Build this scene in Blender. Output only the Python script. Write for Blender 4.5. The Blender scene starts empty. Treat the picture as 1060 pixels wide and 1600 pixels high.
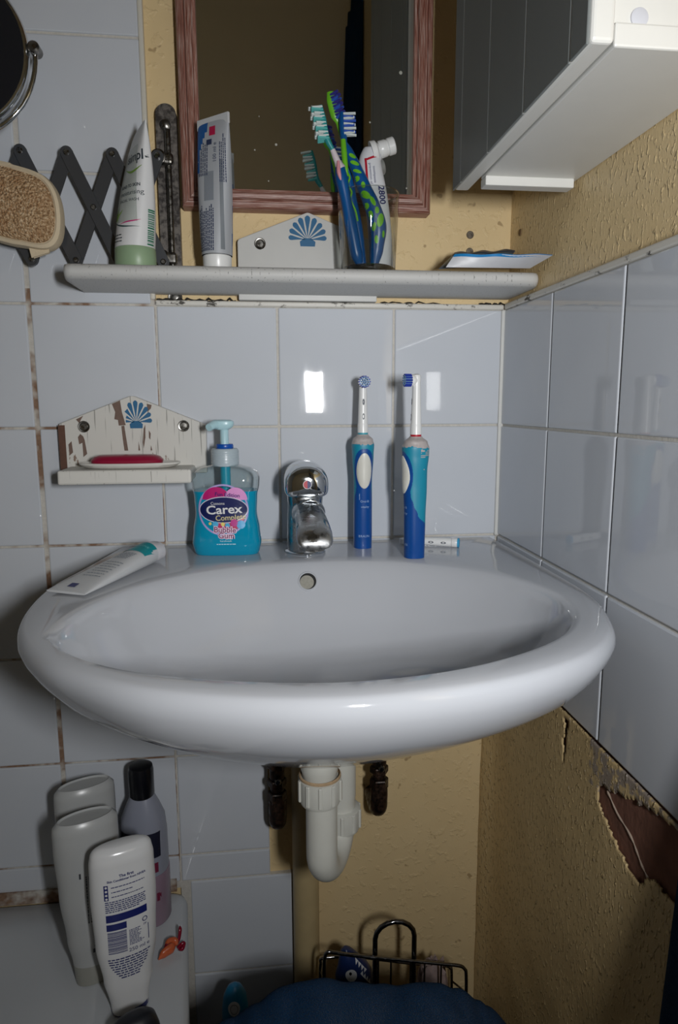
import bpy, bmesh, math, random
from mathutils import Vector, Matrix, noise
from mathutils.bvhtree import BVHTree

random.seed(7)
sc = bpy.context.scene
C = sc.collection
PI = math.pi

# ------------------------------------------------------------------ camera, light, exposure
yaw, pit, rol = 0.1165, -0.1597, -0.0034
fw = Vector((math.sin(yaw) * math.cos(pit), math.cos(yaw) * math.cos(pit), math.sin(pit)))
rt = Vector((math.cos(yaw), -math.sin(yaw), 0))
up = rt.cross(fw)
r2 = rt * math.cos(rol) + up * math.sin(rol)
u2 = up * math.cos(rol) - rt * math.sin(rol)
cd = bpy.data.cameras.new('camera')
cd.sensor_fit = 'VERTICAL'
cd.sensor_height = 36.0
cd.lens = 36.0 * 1053.0 / 1600.0
cd.clip_start = 0.01
cam = bpy.data.objects.new('camera', cd)
C.objects.link(cam)
m = Matrix((r2, u2, -fw)).transposed().to_4x4()
m.translation = Vector((-0.0259, -0.8939, 0.0296))
cam.matrix_world = m
sc.camera = cam

w = bpy.data.worlds.new('world')
sc.world = w
w.use_nodes = True
w.node_tree.nodes['Background'].inputs[0].default_value = (0.05, 0.055, 0.06, 1)
w.node_tree.nodes['Background'].inputs[1].default_value = 0.2

def area_light(name, loc, target, sx, sy, power, spread, col=(1, 1, 1)):
    l = bpy.data.lights.new(name, 'AREA')
    l.shape = 'RECTANGLE'
    l.size, l.size_y = sx, sy
    l.energy = power
    l.spread = spread
    l.color = col
    o = bpy.data.objects.new(name, l)
    C.objects.link(o)
    o.location = loc
    o.rotation_euler = (Vector(target) - Vector(loc)).to_track_quat('-Z', 'Y').to_euler()
    return o
# the camera's own flash gun, turned upright beside the lens
area_light('camera_flash', (0.129, -1.03, 0.063), (0.09, 0.0, 0.10), 0.042, 0.108, 3.3, math.radians(138), (0.985, 0.993, 1.0))

sc.view_settings.view_transform = 'Standard'
sc.view_settings.look = 'None'
sc.view_settings.gamma = 1
sc.view_settings.use_curve_mapping = False
sc.view_settings.exposure = 0.0
sc.cycles.transparent_max_bounces = 32

# ------------------------------------------------------------------ materials
def lin(c):
    return tuple(((x / 255) / 12.92 if x / 255 <= 0.04045 else ((x / 255 + 0.055) / 1.055) ** 2.4) for x in c)

class NT:
    def __init__(s, name):
        s.m = bpy.data.materials.new(name)
        s.m.use_nodes = True
        s.t = s.m.node_tree
        s.b = s.t.nodes['Principled BSDF']
        s.out = s.t.nodes['Material Output']
    def n(s, ty, **k):
        q = s.t.nodes.new(ty)
        for a, v in k.items():
            setattr(q, a, v)
        return q
    def l(s, a, b):
        s.t.links.new(a, b)
    def coords(s, scale=(1, 1, 1), rot=(0, 0, 0)):
        tc = s.n('ShaderNodeTexCoord')
        mp = s.n('ShaderNodeMapping')
        mp.inputs['Scale'].default_value = scale
        mp.inputs['Rotation'].default_value = rot
        s.l(tc.outputs['Object'], mp.inputs[0])
        return mp.outputs[0]
    def noise(s, vec, scale, detail=3, rough=.5, dist=0):
        q = s.n('ShaderNodeTexNoise')
        q.inputs['Scale'].default_value = scale
        q.inputs['Detail'].default_value = detail
        q.inputs['Roughness'].default_value = rough
        q.inputs['Distortion'].default_value = dist
        s.l(vec, q.inputs['Vector'])
        return q.outputs[0]
    def ramp(s, fac, stops, interp='LINEAR'):
        q = s.n('ShaderNodeValToRGB')
        q.color_ramp.interpolation = interp
        e = q.color_ramp.elements
        while len(e) < len(stops):
            e.new(0.5)
        for el, (p, c) in zip(e, stops):
            el.position = p
            el.color = (*c, 1) if len(c) == 3 else c
        s.l(fac, q.inputs[0])
        return q.outputs[0]
    def mix(s, fac, a, b):
        q = s.n('ShaderNodeMix', data_type='RGBA')
        for sock, v in ((q.inputs[0], fac), (q.inputs[6], a), (q.inputs[7], b)):
            if isinstance(v, (int, float)):
                sock.default_value = v
            elif isinstance(v, tuple):
                sock.default_value = (*v, 1)
            else:
                s.l(v, sock)
        return q.outputs[2]
    def math(s, op, a, b=0.0):
        q = s.n('ShaderNodeMath', operation=op)
        for sock, v in ((q.inputs[0], a), (q.inputs[1], b)):
            if isinstance(v, (int, float)):
                sock.default_value = v
            else:
                s.l(v, sock)
        return q.outputs[0]
    def bump(s, h, strength, dist, prev=None):
        q = s.n('ShaderNodeBump')
        q.inputs['Strength'].default_value = strength
        q.inputs['Distance'].default_value = dist
        s.l(h, q.inputs['Height'])
        if prev is not None:
            s.l(prev, q.inputs['Normal'])
        s.l(q.outputs[0], s.b.inputs['Normal'])
        return q.outputs[0]
    def set(s, **k):
        for a, v in k.items():
            key = {'col': 'Base Color', 'rough': 'Roughness', 'metal': 'Metallic', 'ior': 'IOR', 'trans': 'Transmission Weight',
                   'coat': 'Coat Weight', 'spec': 'Specular IOR Level', 'sheen': 'Sheen Weight', 'sss': 'Subsurface Weight', 'alpha': 'Alpha'}[a]
            sock = s.b.inputs[key]
            if isinstance(v, tuple):
                sock.default_value = (*v, 1)
            elif isinstance(v, (int, float)):
                sock.default_value = v
            else:
                s.l(v, sock)
        return s.m

MATS = {}
def mat(name, c, rough=.4, metal=0, spec=.5, var=.06, vscale=60, coat=0, bump=0, bscale=200, bdist=.0005):
    """plain coloured material with a faint procedural mottling"""
    if name in MATS:
        return MATS[name]
    k = NT(name)
    v = k.coords()
    n = k.noise(v, vscale, 3)
    a = lin(c)
    k.set(col=k.mix(n, tuple(x * (1 - var) for x in a), tuple(min(1, x * (1 + var)) for x in a)), rough=rough, metal=metal, spec=spec, coat=coat)
    if bump:
        k.bump(k.noise(v, bscale, 2), bump, bdist)
    MATS[name] = k.m
    return k.m

def m_tile():
    k = NT('glazed_white_tile')
    v = k.coords()
    n = k.noise(v, 9, 2)
    k.set(col=k.mix(n, lin((194, 199, 207)), lin((204, 208, 214))), spec=.5)
    smear = k.noise(k.coords((60, 60, 14)), 1.0, 3)
    k.set(rough=k.ramp(smear, [(.35, (.015,) * 3), (.75, (.05,) * 3)]))
    k.bump(k.noise(k.coords((1, 1, .5)), 14, 1), .028, .004)
    return k.m
def m_grout(name, dirt):
    k = NT(name)
    v = k.coords()
    n = k.noise(v, 13, 4, .65)
    f = k.noise(v, 240, 3, .6)
    base = k.mix(f, lin((176, 172, 164)), lin((212, 208, 200)))
    stain = k.mix(f, lin((92, 66, 52)), lin((158, 128, 104)))
    k.set(col=k.mix(k.ramp(n, [(.62 - dirt, (0,) * 3), (.72 - dirt, (1,) * 3)]), base, stain), rough=.85)
    k.bump(f, .5, .001)
    return k.m
def m_plaster(name, strong):
    k = NT(name)
    v = k.coords()
    n = k.noise(v, 12, 5, .6)
    col = k.mix(n, lin((214, 188, 140)), lin((224, 201, 156)))
    if strong:
        bl = k.noise(k.coords((230, 230, 120)), 1.0, 2, .45, .3)
        b2 = k.noise(k.coords((420, 420, 260)), 1.0, 2, .5)
        h = k.ramp(bl, [(.55, (0,) * 3), (.70, (1,) * 3)])
        p = k.bump(b2, .16, .002)
        k.bump(h, .9, .0019, p)
        k.set(rough=.38, spec=.45)
    else:
        b1 = k.noise(v, 85, 3, .55, .3)
        pits = k.ramp(b1, [(.56, (0,) * 3), (.68, (1,) * 3)])
        p = k.bump(k.noise(v, 320, 2), .12, .001)
        k.bump(pits, .5, .0012, p)
        k.set(rough=.55, spec=.35)
        spot = k.ramp(k.noise(v, 55, 2, .4), [(.73, (0,) * 3), (.77, (1,) * 3)])
        col = k.mix(k.math('MULTIPLY', spot, .55), col, lin((120, 90, 55)))
    k.set(col=col)
    return k.m
def m_peeled(name, scale, thr, base, under):
    """white paint flaking off along the wood grain"""
    k = NT(name)
    n = k.noise(k.coords(scale), 1.0, 5, .62)
    f = k.noise(k.coords((900, 900, 60)), 1.0, 3)
    u = k.mix(f, lin(under), lin(tuple(min(255, x + 50) for x in under)))
    crack = k.noise(k.coords((420, 420, 16)), 1.0, 2)
    b = k.mix(k.ramp(crack, [(.30, (1,) * 3), (.36, (0,) * 3)]), lin(base), lin(tuple(x - 55 for x in base)))
    mask = k.ramp(n, [(thr, (0,) * 3), (thr + .012, (1,) * 3)])
    k.set(col=k.mix(mask, b, u), rough=.6)
    k.bump(mask, -.6, .0008)
    return k.m
def m_framewood():
    k = NT('whitewashed_red_wood')
    tc = k.n('ShaderNodeTexCoord')
    # grain runs along each rail: the rail meshes carry their own axes in Generated-free object space, so use the UV map
    mp = k.n('ShaderNodeMapping')
    mp.inputs['Scale'].default_value = (3.2, 110, 1)
    k.l(tc.outputs['UV'], mp.inputs[0])
    n = k.noise(mp.outputs[0], 1.0, 5, .6, .2)
    col = k.ramp(n, [(.34, lin((92, 44, 34))), (.45, lin((136, 88, 74))), (.56, lin((160, 124, 112))), (.68, lin((190, 172, 164)))])
    k.set(col=col, rough=.42)
    k.bump(n, .35, .0008)
    return k.m
def m_clear(name, tint, gloss_boost=1.0, rough=.02):
    """thin clear plastic or glass wall: light passes straight through, edges reflect"""
    k = NT(name)
    tr = k.n('ShaderNodeBsdfTransparent')
    tr.inputs[0].default_value = (*tint, 1)
    gl = k.n('ShaderNodeBsdfGlossy')
    gl.inputs['Roughness'].default_value = rough
    lw = k.n('ShaderNodeLayerWeight')
    lw.inputs[0].default_value = .5
    f = k.math('MINIMUM', k.math('ADD', k.math('MULTIPLY', k.math('POWER', lw.outputs['Facing'], 3.0), .7 * gloss_boost), .035 * gloss_boost), .95)
    mx = k.n('ShaderNodeMixShader')
    k.l(f, mx.inputs[0]); k.l(tr.outputs[0], mx.inputs[1]); k.l(gl.outputs[0], mx.inputs[2])
    k.l(mx.outputs[0], k.out.inputs[0])
    return k.m
def m_chrome(name, c, r0, r1, scale=40):
    k = NT(name)
    n = k.noise(k.coords(), scale, 4, .6)
    k.set(col=lin(c), metal=1.0, rough=k.ramp(n, [(.4, (r0,) * 3), (.65, (r1,) * 3)]))
    return k.m
def m_rusty(name, c, c2, metal=.8, rough=.35):
    k = NT(name)
    n = k.noise(k.coords(), 130, 4, .65)
    k.set(col=k.ramp(n, [(.42, lin(c)), (.66, lin(c2))]), metal=metal, rough=k.ramp(n, [(.4, (rough,) * 3), (.7, (.8,) * 3)]))
    k.bump(n, .25, .0008)
    return k.m
def m_towel(name, c):
    k = NT(name)
    v = k.coords()
    n = k.noise(v, 750, 2, .7)
    b = k.noise(v, 40, 4)
    a = lin(c)
    k.set(col=k.mix(b, tuple(x * .75 for x in a), tuple(x * 1.25 for x in a)), rough=1.0, sheen=.1, spec=.0)
    k.bump(n, 1.0, .005)
    return k.m
def m_weave():
    k = NT('woven_loofah_fibre')
    v = k.coords()
    n = k.noise(v, 420, 3, .7)
    wv = k.n('ShaderNodeTexVoronoi')
    wv.inputs['Scale'].default_value = 420
    k.l(v, wv.inputs['Vector'])
    b = k.noise(v, 45, 3)
    c1 = k.ramp(n, [(.32, lin((110, 78, 48))), (.5, lin((176, 142, 104))), (.68, lin((222, 198, 164)))])
    k.set(col=k.mix(k.ramp(b, [(.5, (0,) * 3), (.7, (.5,) * 3)]), c1, lin((150, 104, 62))), rough=.9)
    k.bump(wv.outputs[0], .9, .0025)
    return k.m

TILE = m_tile()
GROUT_D = m_grout('stained_grout', .165)
GROUT_C = m_grout('clean_grout', -.06)
PLASTER = m_plaster('yellow_painted_plaster', False)
PLASTER_R = m_plaster('yellow_blistered_plaster', True)
WHITEP = mat('white_gloss_paint', (198, 198, 195), .3, var=.03)
CER = mat('white_ceramic', (186, 189, 195), .07, var=.015, vscale=8)
MIRROR = NT('mirror_silvering').set(col=(.82, .84, .83), metal=1.0, rough=.015)
CHROME = m_chrome('bright_chrome', (210, 214, 218), .04, .12)
CHROME_D = m_chrome('limescaled_chrome', (176, 178, 180), .16, .5, 70)
STEEL = m_chrome('dull_steel', (128, 126, 122), .2, .45, 150)
DARKMETAL = NT('dark_painted_steel').set(col=lin((88, 90, 94)), metal=.6, rough=.30)
WHITE = mat('white_plastic', (226, 227, 226), .3, var=.02)
PVC = mat('white_pvc_pipe', (204, 204, 196), .35, var=.05)
BLACK = mat('black_plastic', (16, 17, 22), .25)

# ------------------------------------------------------------------ mesh helpers
class MB:
    def __init__(s):
        s.v, s.f = [], []
    def add(s, v, f):
        k = len(s.v)
        s.v += [tuple(p) for p in v]
        s.f += [tuple(i + k for i in q) for q in f]
        return s
    def box(s, x0, x1, y0, y1, z0, z1):
        v = [(x0, y0, z0), (x1, y0, z0), (x1, y1, z0), (x0, y1, z0), (x0, y0, z1), (x1, y0, z1), (x1, y1, z1), (x0, y1, z1)]
        return s.add(v, [(3, 2, 1, 0), (4, 5, 6, 7), (0, 1, 5, 4), (1, 2, 6, 5), (2, 3, 7, 6), (3, 0, 4, 7)])
    def loft(s, rings, cap0=True, cap1=True, closed=True):
        n = len(rings[0])
        v = [p for r in rings for p in r]
        f = []
        for i in range(len(rings) - 1):
            for j in range(n if closed else n - 1):
                a, b = i * n + j, i * n + (j + 1) % n
                f.append((a, b, b + n, a + n))
        if cap0:
            f.append(tuple(range(n - 1, -1, -1)))
        if cap1:
            f.append(tuple((len(rings) - 1) * n + j for j in range(n)))
        return s.add(v, f)
    def lathe(s, prof, c=(0, 0, 0), N=32, axis='z', cap0=True, cap1=True):
        rings = []
        for r, h in prof:
            ring = []
            for j in range(N):
                a = 2 * PI * j / N
                u, v = r * math.cos(a), r * math.sin(a)
                p = {'z': (u, v, h), 'y': (u, -h, v), 'x': (h, u, v)}[axis]
                ring.append((c[0] + p[0], c[1] + p[1], c[2] + p[2]))
            rings.append(ring)
        return s.loft(rings, cap0, cap1)
    def tube(s, path, r, N=12, flat=1.0, upv=(0, 0, 1), cap=True):
        P = [Vector(p) for p in path]
        R = r if isinstance(r, (list, tuple)) else [r] * len(P)
        rings, prev = [], None
        for i, p in enumerate(P):
            t = (P[min(i + 1, len(P) - 1)] - P[max(i - 1, 0)]).normalized()
            if prev is None:
                a = Vector(upv)
                if abs(a.dot(t)) > .95:
                    a = Vector((1, 0, 0))
                x = (a - t * a.dot(t)).normalized()
            else:
                x = (prev - t * prev.dot(t)).normalized()
            prev = x
            y = t.cross(x)
            rings.append([p + x * R[i] * math.cos(2 * PI * j / N) + y * R[i] * flat * math.sin(2 * PI * j / N) for j in range(N)])
        return s.loft(rings, cap, cap)
    def prism(s, poly, y0, y1):
        """polygon in x,z extruded from y0 (front) to y1"""
        n = len(poly)
        v = [(x, y0, z) for x, z in poly] + [(x, y1, z) for x, z in poly]
        f = [tuple(range(n)), tuple(range(2 * n - 1, n - 1, -1))]
        f += [(i, i + n, (i + 1) % n + n, (i + 1) % n) for i in range(n)]
        return s.add(v, f)
    def mesh(s, name, smooth=True, sharp=38, bevel=0, seg=2):
        if bevel:
            sharp = 14      # keep the flat faces flat beside their chamfers
        bm = bmesh.new()
        vs = [bm.verts.new(p) for p in s.v]
        for q in s.f:
            try:
                bm.faces.new([vs[i] for i in q])
            except ValueError:
                pass
        bmesh.ops.recalc_face_normals(bm, faces=bm.faces)
        if bevel:
            ed = [e for e in bm.edges if len(e.link_faces) == 2 and e.calc_face_angle(0) > .5]
            bmesh.ops.bevel(bm, geom=ed, offset=bevel, segments=seg, affect='EDGES', profile=.5, clamp_overlap=True)
        me = bpy.data.meshes.new(name)
        bm.to_mesh(me)
        bm.free()
        if smooth:
            me.shade_smooth()
            me.set_sharp_from_angle(angle=math.radians(sharp))
        return me
    def build(s, name, material, parent=None, world=False, **k):
        if world and parent is not None:
            o = parent.location
            s.v = [(x - o.x, y - o.y, z - o.z) for x, y, z in s.v]
        me = s.mesh(name, **k)
        me.materials.append(material)
        return link(name, me, parent)

def link(name, me, parent=None):
    o = bpy.data.objects.new(name, me)
    C.objects.link(o)
    o.parent = parent
    return o
def tag(o, label, cat, group=None):
    o['label'] = label
    o['category'] = cat
    if group:
        o['group'] = group
    return o
def thing(name, label, cat, loc, rotz=0, group=None):
    o = bpy.data.objects.new(name, None)
    o.empty_display_size = .02
    C.objects.link(o)
    o.location = loc
    o.rotation_euler = (0, 0, rotz)
    return tag(o, label, cat, group)
def struct(o):
    o['kind'] = 'structure'
    return o
def sring(z, a, b, n=2.0, N=48, cx=0, cy=0):
    out = []
    for j in range(N):
        t = 2 * PI * j / N
        c, q = math.cos(t), math.sin(t)
        out.append((cx + a * math.copysign(abs(c) ** (2 / n), c), cy + b * math.copysign(abs(q) ** (2 / n), q), z))
    return out
def catmull(pts, per=8, closed=False):
    n, out = len(pts), []
    P = [Vector(p) for p in pts]
    for i in range(n if closed else n - 1):
        if closed:
            a, b, c, d = P[(i - 1) % n], P[i], P[(i + 1) % n], P[(i + 2) % n]
        else:
            a, b, c, d = P[max(i - 1, 0)], P[i], P[i + 1], P[min(i + 2, n - 1)]
        for k in range(per):
            t = k / per
            out.append(.5 * ((2 * b) + (c - a) * t + (2 * a - 5 * b + 4 * c - d) * t * t + (3 * b - a - 3 * c + d) * t ** 3))
    if not closed:
        out.append(P[-1])
    return out
def interp(keys, t):
    if t <= keys[0][0]:
        return keys[0][1]
    for (a, x), (b, y) in zip(keys, keys[1:]):
        if t <= b:
            u = (t - a) / (b - a)
            u = u * u * (3 - 2 * u)
            return x + (y - x) * u
    return keys[-1][1]

# flat print laid onto a surface by casting rays at it
def text2d(body, size, align='CENTER', off=0.0, shear=0.0):
    cu = bpy.data.curves.new('lettering', 'FONT')
    cu.body = body
    cu.size = size
    cu.align_x = align
    cu.align_y = 'CENTER'
    cu.offset = off
    cu.shear = shear
    cu.resolution_u = 3
    cu.fill_mode = 'FRONT'
    o = bpy.data.objects.new('lettering', cu)
    C.objects.link(o)
    bpy.context.view_layer.update()
    me = bpy.data.meshes.new_from_object(o.evaluated_get(bpy.context.evaluated_depsgraph_get()))
    v = [(p.co.x, p.co.y) for p in me.vertices]
    f = [tuple(q.vertices) for q in me.polygons]
    bpy.data.objects.remove(o)
    bpy.data.curves.remove(cu)
    bpy.data.meshes.remove(me)
    return v, f
def disc2d(rx, rz, n=36, rings=4, r0=0.0, cx=0, cz=0):
    v, f = [], []
    for k in range(rings + 1):
        q = r0 + (1 - r0) * k / rings
        for j in range(n):
            a = 2 * PI * j / n
            v.append((cx + rx * q * math.cos(a), cz + rz * q * math.sin(a)))
    for k in range(rings):
        for j in range(n):
            a, b = k * n + j, k * n + (j + 1) % n
            f.append((a, b, b + n, a + n))
    return v, f
def rect2d(x0, x1, z0, z1, nx=6, nz=3):
    v = [(x0 + (x1 - x0) * i / nx, z0 + (z1 - z0) * j / nz) for j in range(nz + 1) for i in range(nx + 1)]
    f = [(j * (nx + 1) + i, j * (nx + 1) + i + 1, (j + 1) * (nx + 1) + i + 1, (j + 1) * (nx + 1) + i) for j in range(nz) for i in range(nx)]
    return v, f
def merge2d(items):
    v, f = [], []
    for a, b in items:
        k = len(v)
        v += list(a)
        f += [tuple(i + k for i in q) for q in b]
    return v, f
def move2d(vf, dx=0, dz=0, rot=0, sx=1, sz=1):
    c, s_ = math.cos(rot), math.sin(rot)
    return [(dx + (x * sx) * c - (z * sz) * s_, dz + (x * sx) * s_ + (z * sz) * c) for x, z in vf[0]], vf[1]
def words2d(x0, x1, z, h, rnd, fill=1.0):
    out, x = [], x0
    end = x0 + (x1 - x0) * fill
    while x < end - h:
        wd = min(h * rnd.uniform(1.2, 4.0), end - x)
        out.append(rect2d(x, x + wd, z - h / 2, z + h / 2, 1, 1))
        x += wd + h * .6
    return out
def bars2d(x0, x1, z0, z1, rnd, horiz=False):
    out = []
    a, b = (z0, z1) if horiz else (x0, x1)
    p = a
    while p < b:
        wd = (b - a) * rnd.uniform(.012, .045)
        out.append(rect2d(x0, x1, p, min(p + wd, b), 4, 1) if horiz else rect2d(p, min(p + wd, b), z0, z1, 1, 2))
        p += wd + (b - a) * rnd.uniform(.014, .035)
    return out
def bvh_of(*objs):
    v, f = [], []
    for o in objs:
        k = len(v)
        v += [p.co.copy() for p in o.data.vertices]
        f += [tuple(i + k for i in q.vertices) for q in o.data.polygons]
    return BVHTree.FromPolygons(v, f)
def decal(name, vf, tree, material, parent, off=.0003, O=(0, -1, 0), U=(1, 0, 0), V=(0, 0, 1), D=(0, 1, 0)):
    O, U, V, D = Vector(O), Vector(U), Vector(V), Vector(D).normalized()
    pos = []
    for x, z in vf[0]:
        h = tree.ray_cast(O + U * x + V * z, D)
        pos.append(None if h[0] is None else h[0] - D * off)
    mb = MB()
    mb.v = [p if p is not None else (0, 0, 0) for p in pos]
    mb.f = [q for q in vf[1] if all(pos[i] is not None for i in q)]
    used = sorted({i for q in mb.f for i in q})
    re = {i: k for k, i in enumerate(used)}
    mb.v = [tuple(mb.v[i]) for i in used]
    mb.f = [tuple(re[i] for i in q) for q in mb.f]
    me = bpy.data.meshes.new(name)
    me.from_pydata(mb.v, [], mb.f)
    me.materials.append(material)
    o = link(name, me, parent)
    if name in ('fine_print', 'back_print', 'green_spots', 'barcode'):
        o['kind'] = 'stuff'
    return o
def shell2d(cx, cz, wd, ht):
    items = []
    R = ht * .80
    base = cz - ht * .5 + ht * .22
    for k in range(9):
        a = math.radians(-84 + 21 * k)
        r1 = R * (1.0 - .16 * abs(k - 4) / 4)
        r0 = R * .10
        hw0, hw1 = math.radians(4), math.radians(9.0)
        pts = []
        for t in (0, .2, .4, .6, .8, .92, 1.0):
            r = r0 + (r1 - r0) * t
            hw = hw0 + (hw1 - hw0) * t if t < .9 else (hw1 * .8 if t < 1 else hw1 * .25)
            pts.append((r, hw))
        v = []
        for r, hw in pts:
            for sg in (-1, 1):
                v.append((cx + r * math.sin(a + sg * hw) * wd / ht * .98, base + r * math.cos(a + sg * hw)))
        f = [(2 * i, 2 * i + 1, 2 * i + 3, 2 * i + 2) for i in range(len(pts) - 1)]
        items.append((v, f))
    b = ht * .22
    v = [(cx - wd * .25, base - b), (cx + wd * .25, base - b), (cx + wd * .27, base - b * .3), (cx + wd * .12, base + b * .25), (cx - wd * .12, base + b * .25), (cx - wd * .27, base - b * .3)]
    items.append((v, [tuple(range(6))]))
    return merge2d(items)
def screw(parent, x, y, z, r, name='screw'):
    o = MB().lathe([(r, 0), (r, .0010), (r * .9, .0017), (r * .72, .0015), (r * .62, .0004), (r * .56, .0008), (r * .1, .0010)], (x, y, z), 24, 'y').build(name, STEEL, parent, world=True)
    return o

# ------------------------------------------------------------------ the room
FLOOR, CEIL = -1.12, 1.5
XR = 0.3005          # tile face of the right wall
P = 0.152            # tile pitch
wall_back = struct(MB().box(-1.32, .37, .009, .07, FLOOR, CEIL).build('wall_back', PLASTER, smooth=False))
wall_right = struct(MB().box(.309, .37, -1.62, .009, FLOOR, CEIL).build('wall_right', PLASTER_R, smooth=False))
struct(MB().box(-1.38, -1.32, -1.62, .009, FLOOR, CEIL).build('wall_left', mat('white_wall_gloss', (206, 212, 218), .3, var=.03), smooth=False))
struct(MB().box(-1.32, .309, -1.67, -1.62, FLOOR, CEIL).build('wall_front', mat('pale_cream_wall_paint', (240, 222, 184), .7, var=.03, vscale=8), smooth=False))
struct(MB().box(-1.38, .37, -1.67, .07, FLOOR - .05, FLOOR).build('floor', mat('grey_vinyl_floor', (120, 116, 110), .5), smooth=False))
struct(MB().box(-1.38, .37, -1.67, .07, CEIL, CEIL + .05).build('ceiling', mat('white_ceiling_paint', (215, 212, 205), .8), smooth=False))

# tiles: each its own piece, shared meshes by size
TM = {}
def tile(parent, u0, u1, z0, z1, wall='back', gap=.0030):
    key = (round(u1 - u0, 4), round(z1 - z0, 4), wall)
    if key not in TM:
        a, b = (u1 - u0 - gap) / 2, (z1 - z0 - gap) / 2
        t = MB()
        if wall == 'back':
            t.box(-a, a, 0, .007, -b, b)
        else:
            t.box(0, .007, -a, a, -b, b)
        me = t.mesh('tile', bevel=.0016, seg=2)
        me.materials.append(TILE)
        TM[key] = me
    o = link('tile', TM[key], parent)
    if wall == 'back':
        o.location = ((u0 + u1) / 2, 0, (z0 + z1) / 2)
        o.rotation_euler = (random.uniform(-.0016, .0016), 0, random.uniform(-.0016, .0016))
    else:
        o.location = (XR, (u0 + u1) / 2, (z0 + z1) / 2)
        o.rotation_euler = (0, random.uniform(-.0012, .0012), random.uniform(-.0012, .0012))
    return o
rows_low = [(-.304, -.152), (-.456, -.304), (-.608, -.456)]
rows_mid = [(0, .152), (-.152, 0)]
for k in range(-6, -1):
    for z0, z1 in rows_mid + rows_low + [(P * i, P * (i + 1)) for i in range(1, 5)] + [(-.650, -.608)]:
        tile(wall_back, k * P + (.0014 if k == -2 else 0), (k + 1) * P - (.004 if k == -2 and z0 > .15 else .0014 if k == -3 else 0), z0, z1)
for z0, z1 in rows_mid + [(-.304, -.152)]:
    tile(wall_back, -P, 0, z0, z1)
    tile(wall_back, 0, P, z0, z1)
    tile(wall_back, P, .3005, z0, z1)
tile(wall_back, -P, 0, -.456, -.304)
tile(wall_back, -P, -.023, -.608, -.456)
tile(wall_back, -P, -.023, -.650, -.608)
tile(wall_back, -P + .012, .009, -.803, -.650)
tile(wall_back, -P + .012, .009, -.955, -.803)
MB().box(-.95, -.1525, .0022, .009, -.66, .170).build('grout_bed', GROUT_D, wall_back, smooth=False)
MB().box(-.95, -.1525, .0022, .009, .170, .80).build('grout_bed', GROUT_C, wall_back, smooth=False)
MB().box(-.1525, .3085, .0022, .009, -.304, .1525).build('grout_bed', GROUT_C, wall_back, smooth=False)
g = MB().box(-.1525, 0, .0022, .009, -.456, -.304).box(-.1525, -.024, .0022, .009, -.651, -.456).box(-.1525, .008, .0022, .009, -1.0, -.651)
g.build('grout_bed', GROUT_C, wall_back, smooth=False)
for z0, z1 in rows_mid + [(-.304, -.152)]:
    for j in range(5):
        tile(wall_right, -(j + 1) * P, -j * P, z0, z1, 'right')
MB().box(.3028, .309, -.78, .0022, -.304, .1525).build('grout_bed', GROUT_C, wall_right, smooth=False)
# white quadrant trim at the tile edges
TRIM = NT('mould_spotted_white_trim')
_f = TRIM.noise(TRIM.coords((14, 14, 30)), 2.2, 5, .7)
TRIM.set(col=TRIM.mix(TRIM.ramp(_f, [(.56, (0,) * 3), (.62, (1,) * 3)]), lin((205, 202, 194)), lin((52, 46, 38))), rough=.4)
struct(MB().box(-.152, .3005, -.0005, .009, .1512, .1582).build('trim_1', TRIM.m, bevel=.002))
struct(MB().box(.3000, .309, -.78, -.0008, .1512, .1590).build('trim_2', TRIM.m, bevel=.002))
struct(MB().box(-.1578, -.1515, -.0006, .009, .1585, .80).build('trim_3', mat('cream_edge_trim', (206, 202, 190), .4), bevel=.002))
struct(MB().box(.2965, .3045, -.0035, .009, -.153, .1512).build('trim_4', mat('corner_sealant', (208, 208, 204), .4), bevel=.002))

# lower right wall: thick blistered plaster sheet with pieces broken out of it
def inside(p, poly):
    x, y = p
    r = False
    for i in range(len(poly)):
        (x1, y1), (x2, y2) = poly[i], poly[i - 1]
        if (y1 > y) != (y2 > y) and x < (x2 - x1) * (y - y1) / (y2 - y1) + x1:
            r = not r
    return r
holes = [[(-.313, -.343), (-.322, -.341), (-.350, -.330), (-.375, -.323), (-.41, -.312), (-.46, -.305), (-.46, -.375), (-.425, -.372), (-.41, -.372), (-.401, -.385), (-.388, -.392), (-.372, -.392), (-.352, -.386), (-.338, -.378), (-.322, -.372), (-.311, -.362)],
         [(-.233, -.313), (-.243, -.313), (-.240, -.34), (-.237, -.362), (-.2335, -.364), (-.2325, -.345)]]
mb = MB()
ny, nz, d = 160, 235, .003
yy = [.009 - i * d for i in range(ny + 1)]
zz = [-.3055 - j * d for j in range(nz + 1)]
for j in range(nz + 1):
    for i in range(ny + 1):
        y, z = yy[i], zz[j]
        n1 = noise.noise(Vector((y * 130, z * 75, 3)))
        n2 = noise.noise(Vector((y * 12, z * 12, 9)))
        x = .3018 - .0085 * math.exp(-((y - .009) / .028) ** 2) - max(0, n1 - .15) * .0006 + n2 * .0018
        mb.v.append((x, y + noise.noise(Vector((y * 300, z * 300, 1))) * .0008, z + noise.noise(Vector((y * 300, z * 300, 5))) * .0008))
for j in range(nz):
    for i in range(ny):
        c = (yy[i] - d / 2, zz[j] - d / 2)
        jt = (c[0] + noise.noise(Vector((c[0] * 90, c[1] * 90, 2))) * .004, c[1] + noise.noise(Vector((c[0] * 90, c[1] * 90, 7))) * .004)
        if not any(inside(jt, h) for h in holes):
            a = j * (ny + 1) + i
            mb.f.append((a, a + 1, a + ny + 2, a + ny + 1))
k = NT('yellow_plaster_with_bare_patches')
v = k.coords()
n = k.noise(v, 14, 5, .6)
sep = k.n('ShaderNodeSeparateXYZ')
k.l(v, sep.inputs[0])
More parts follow.
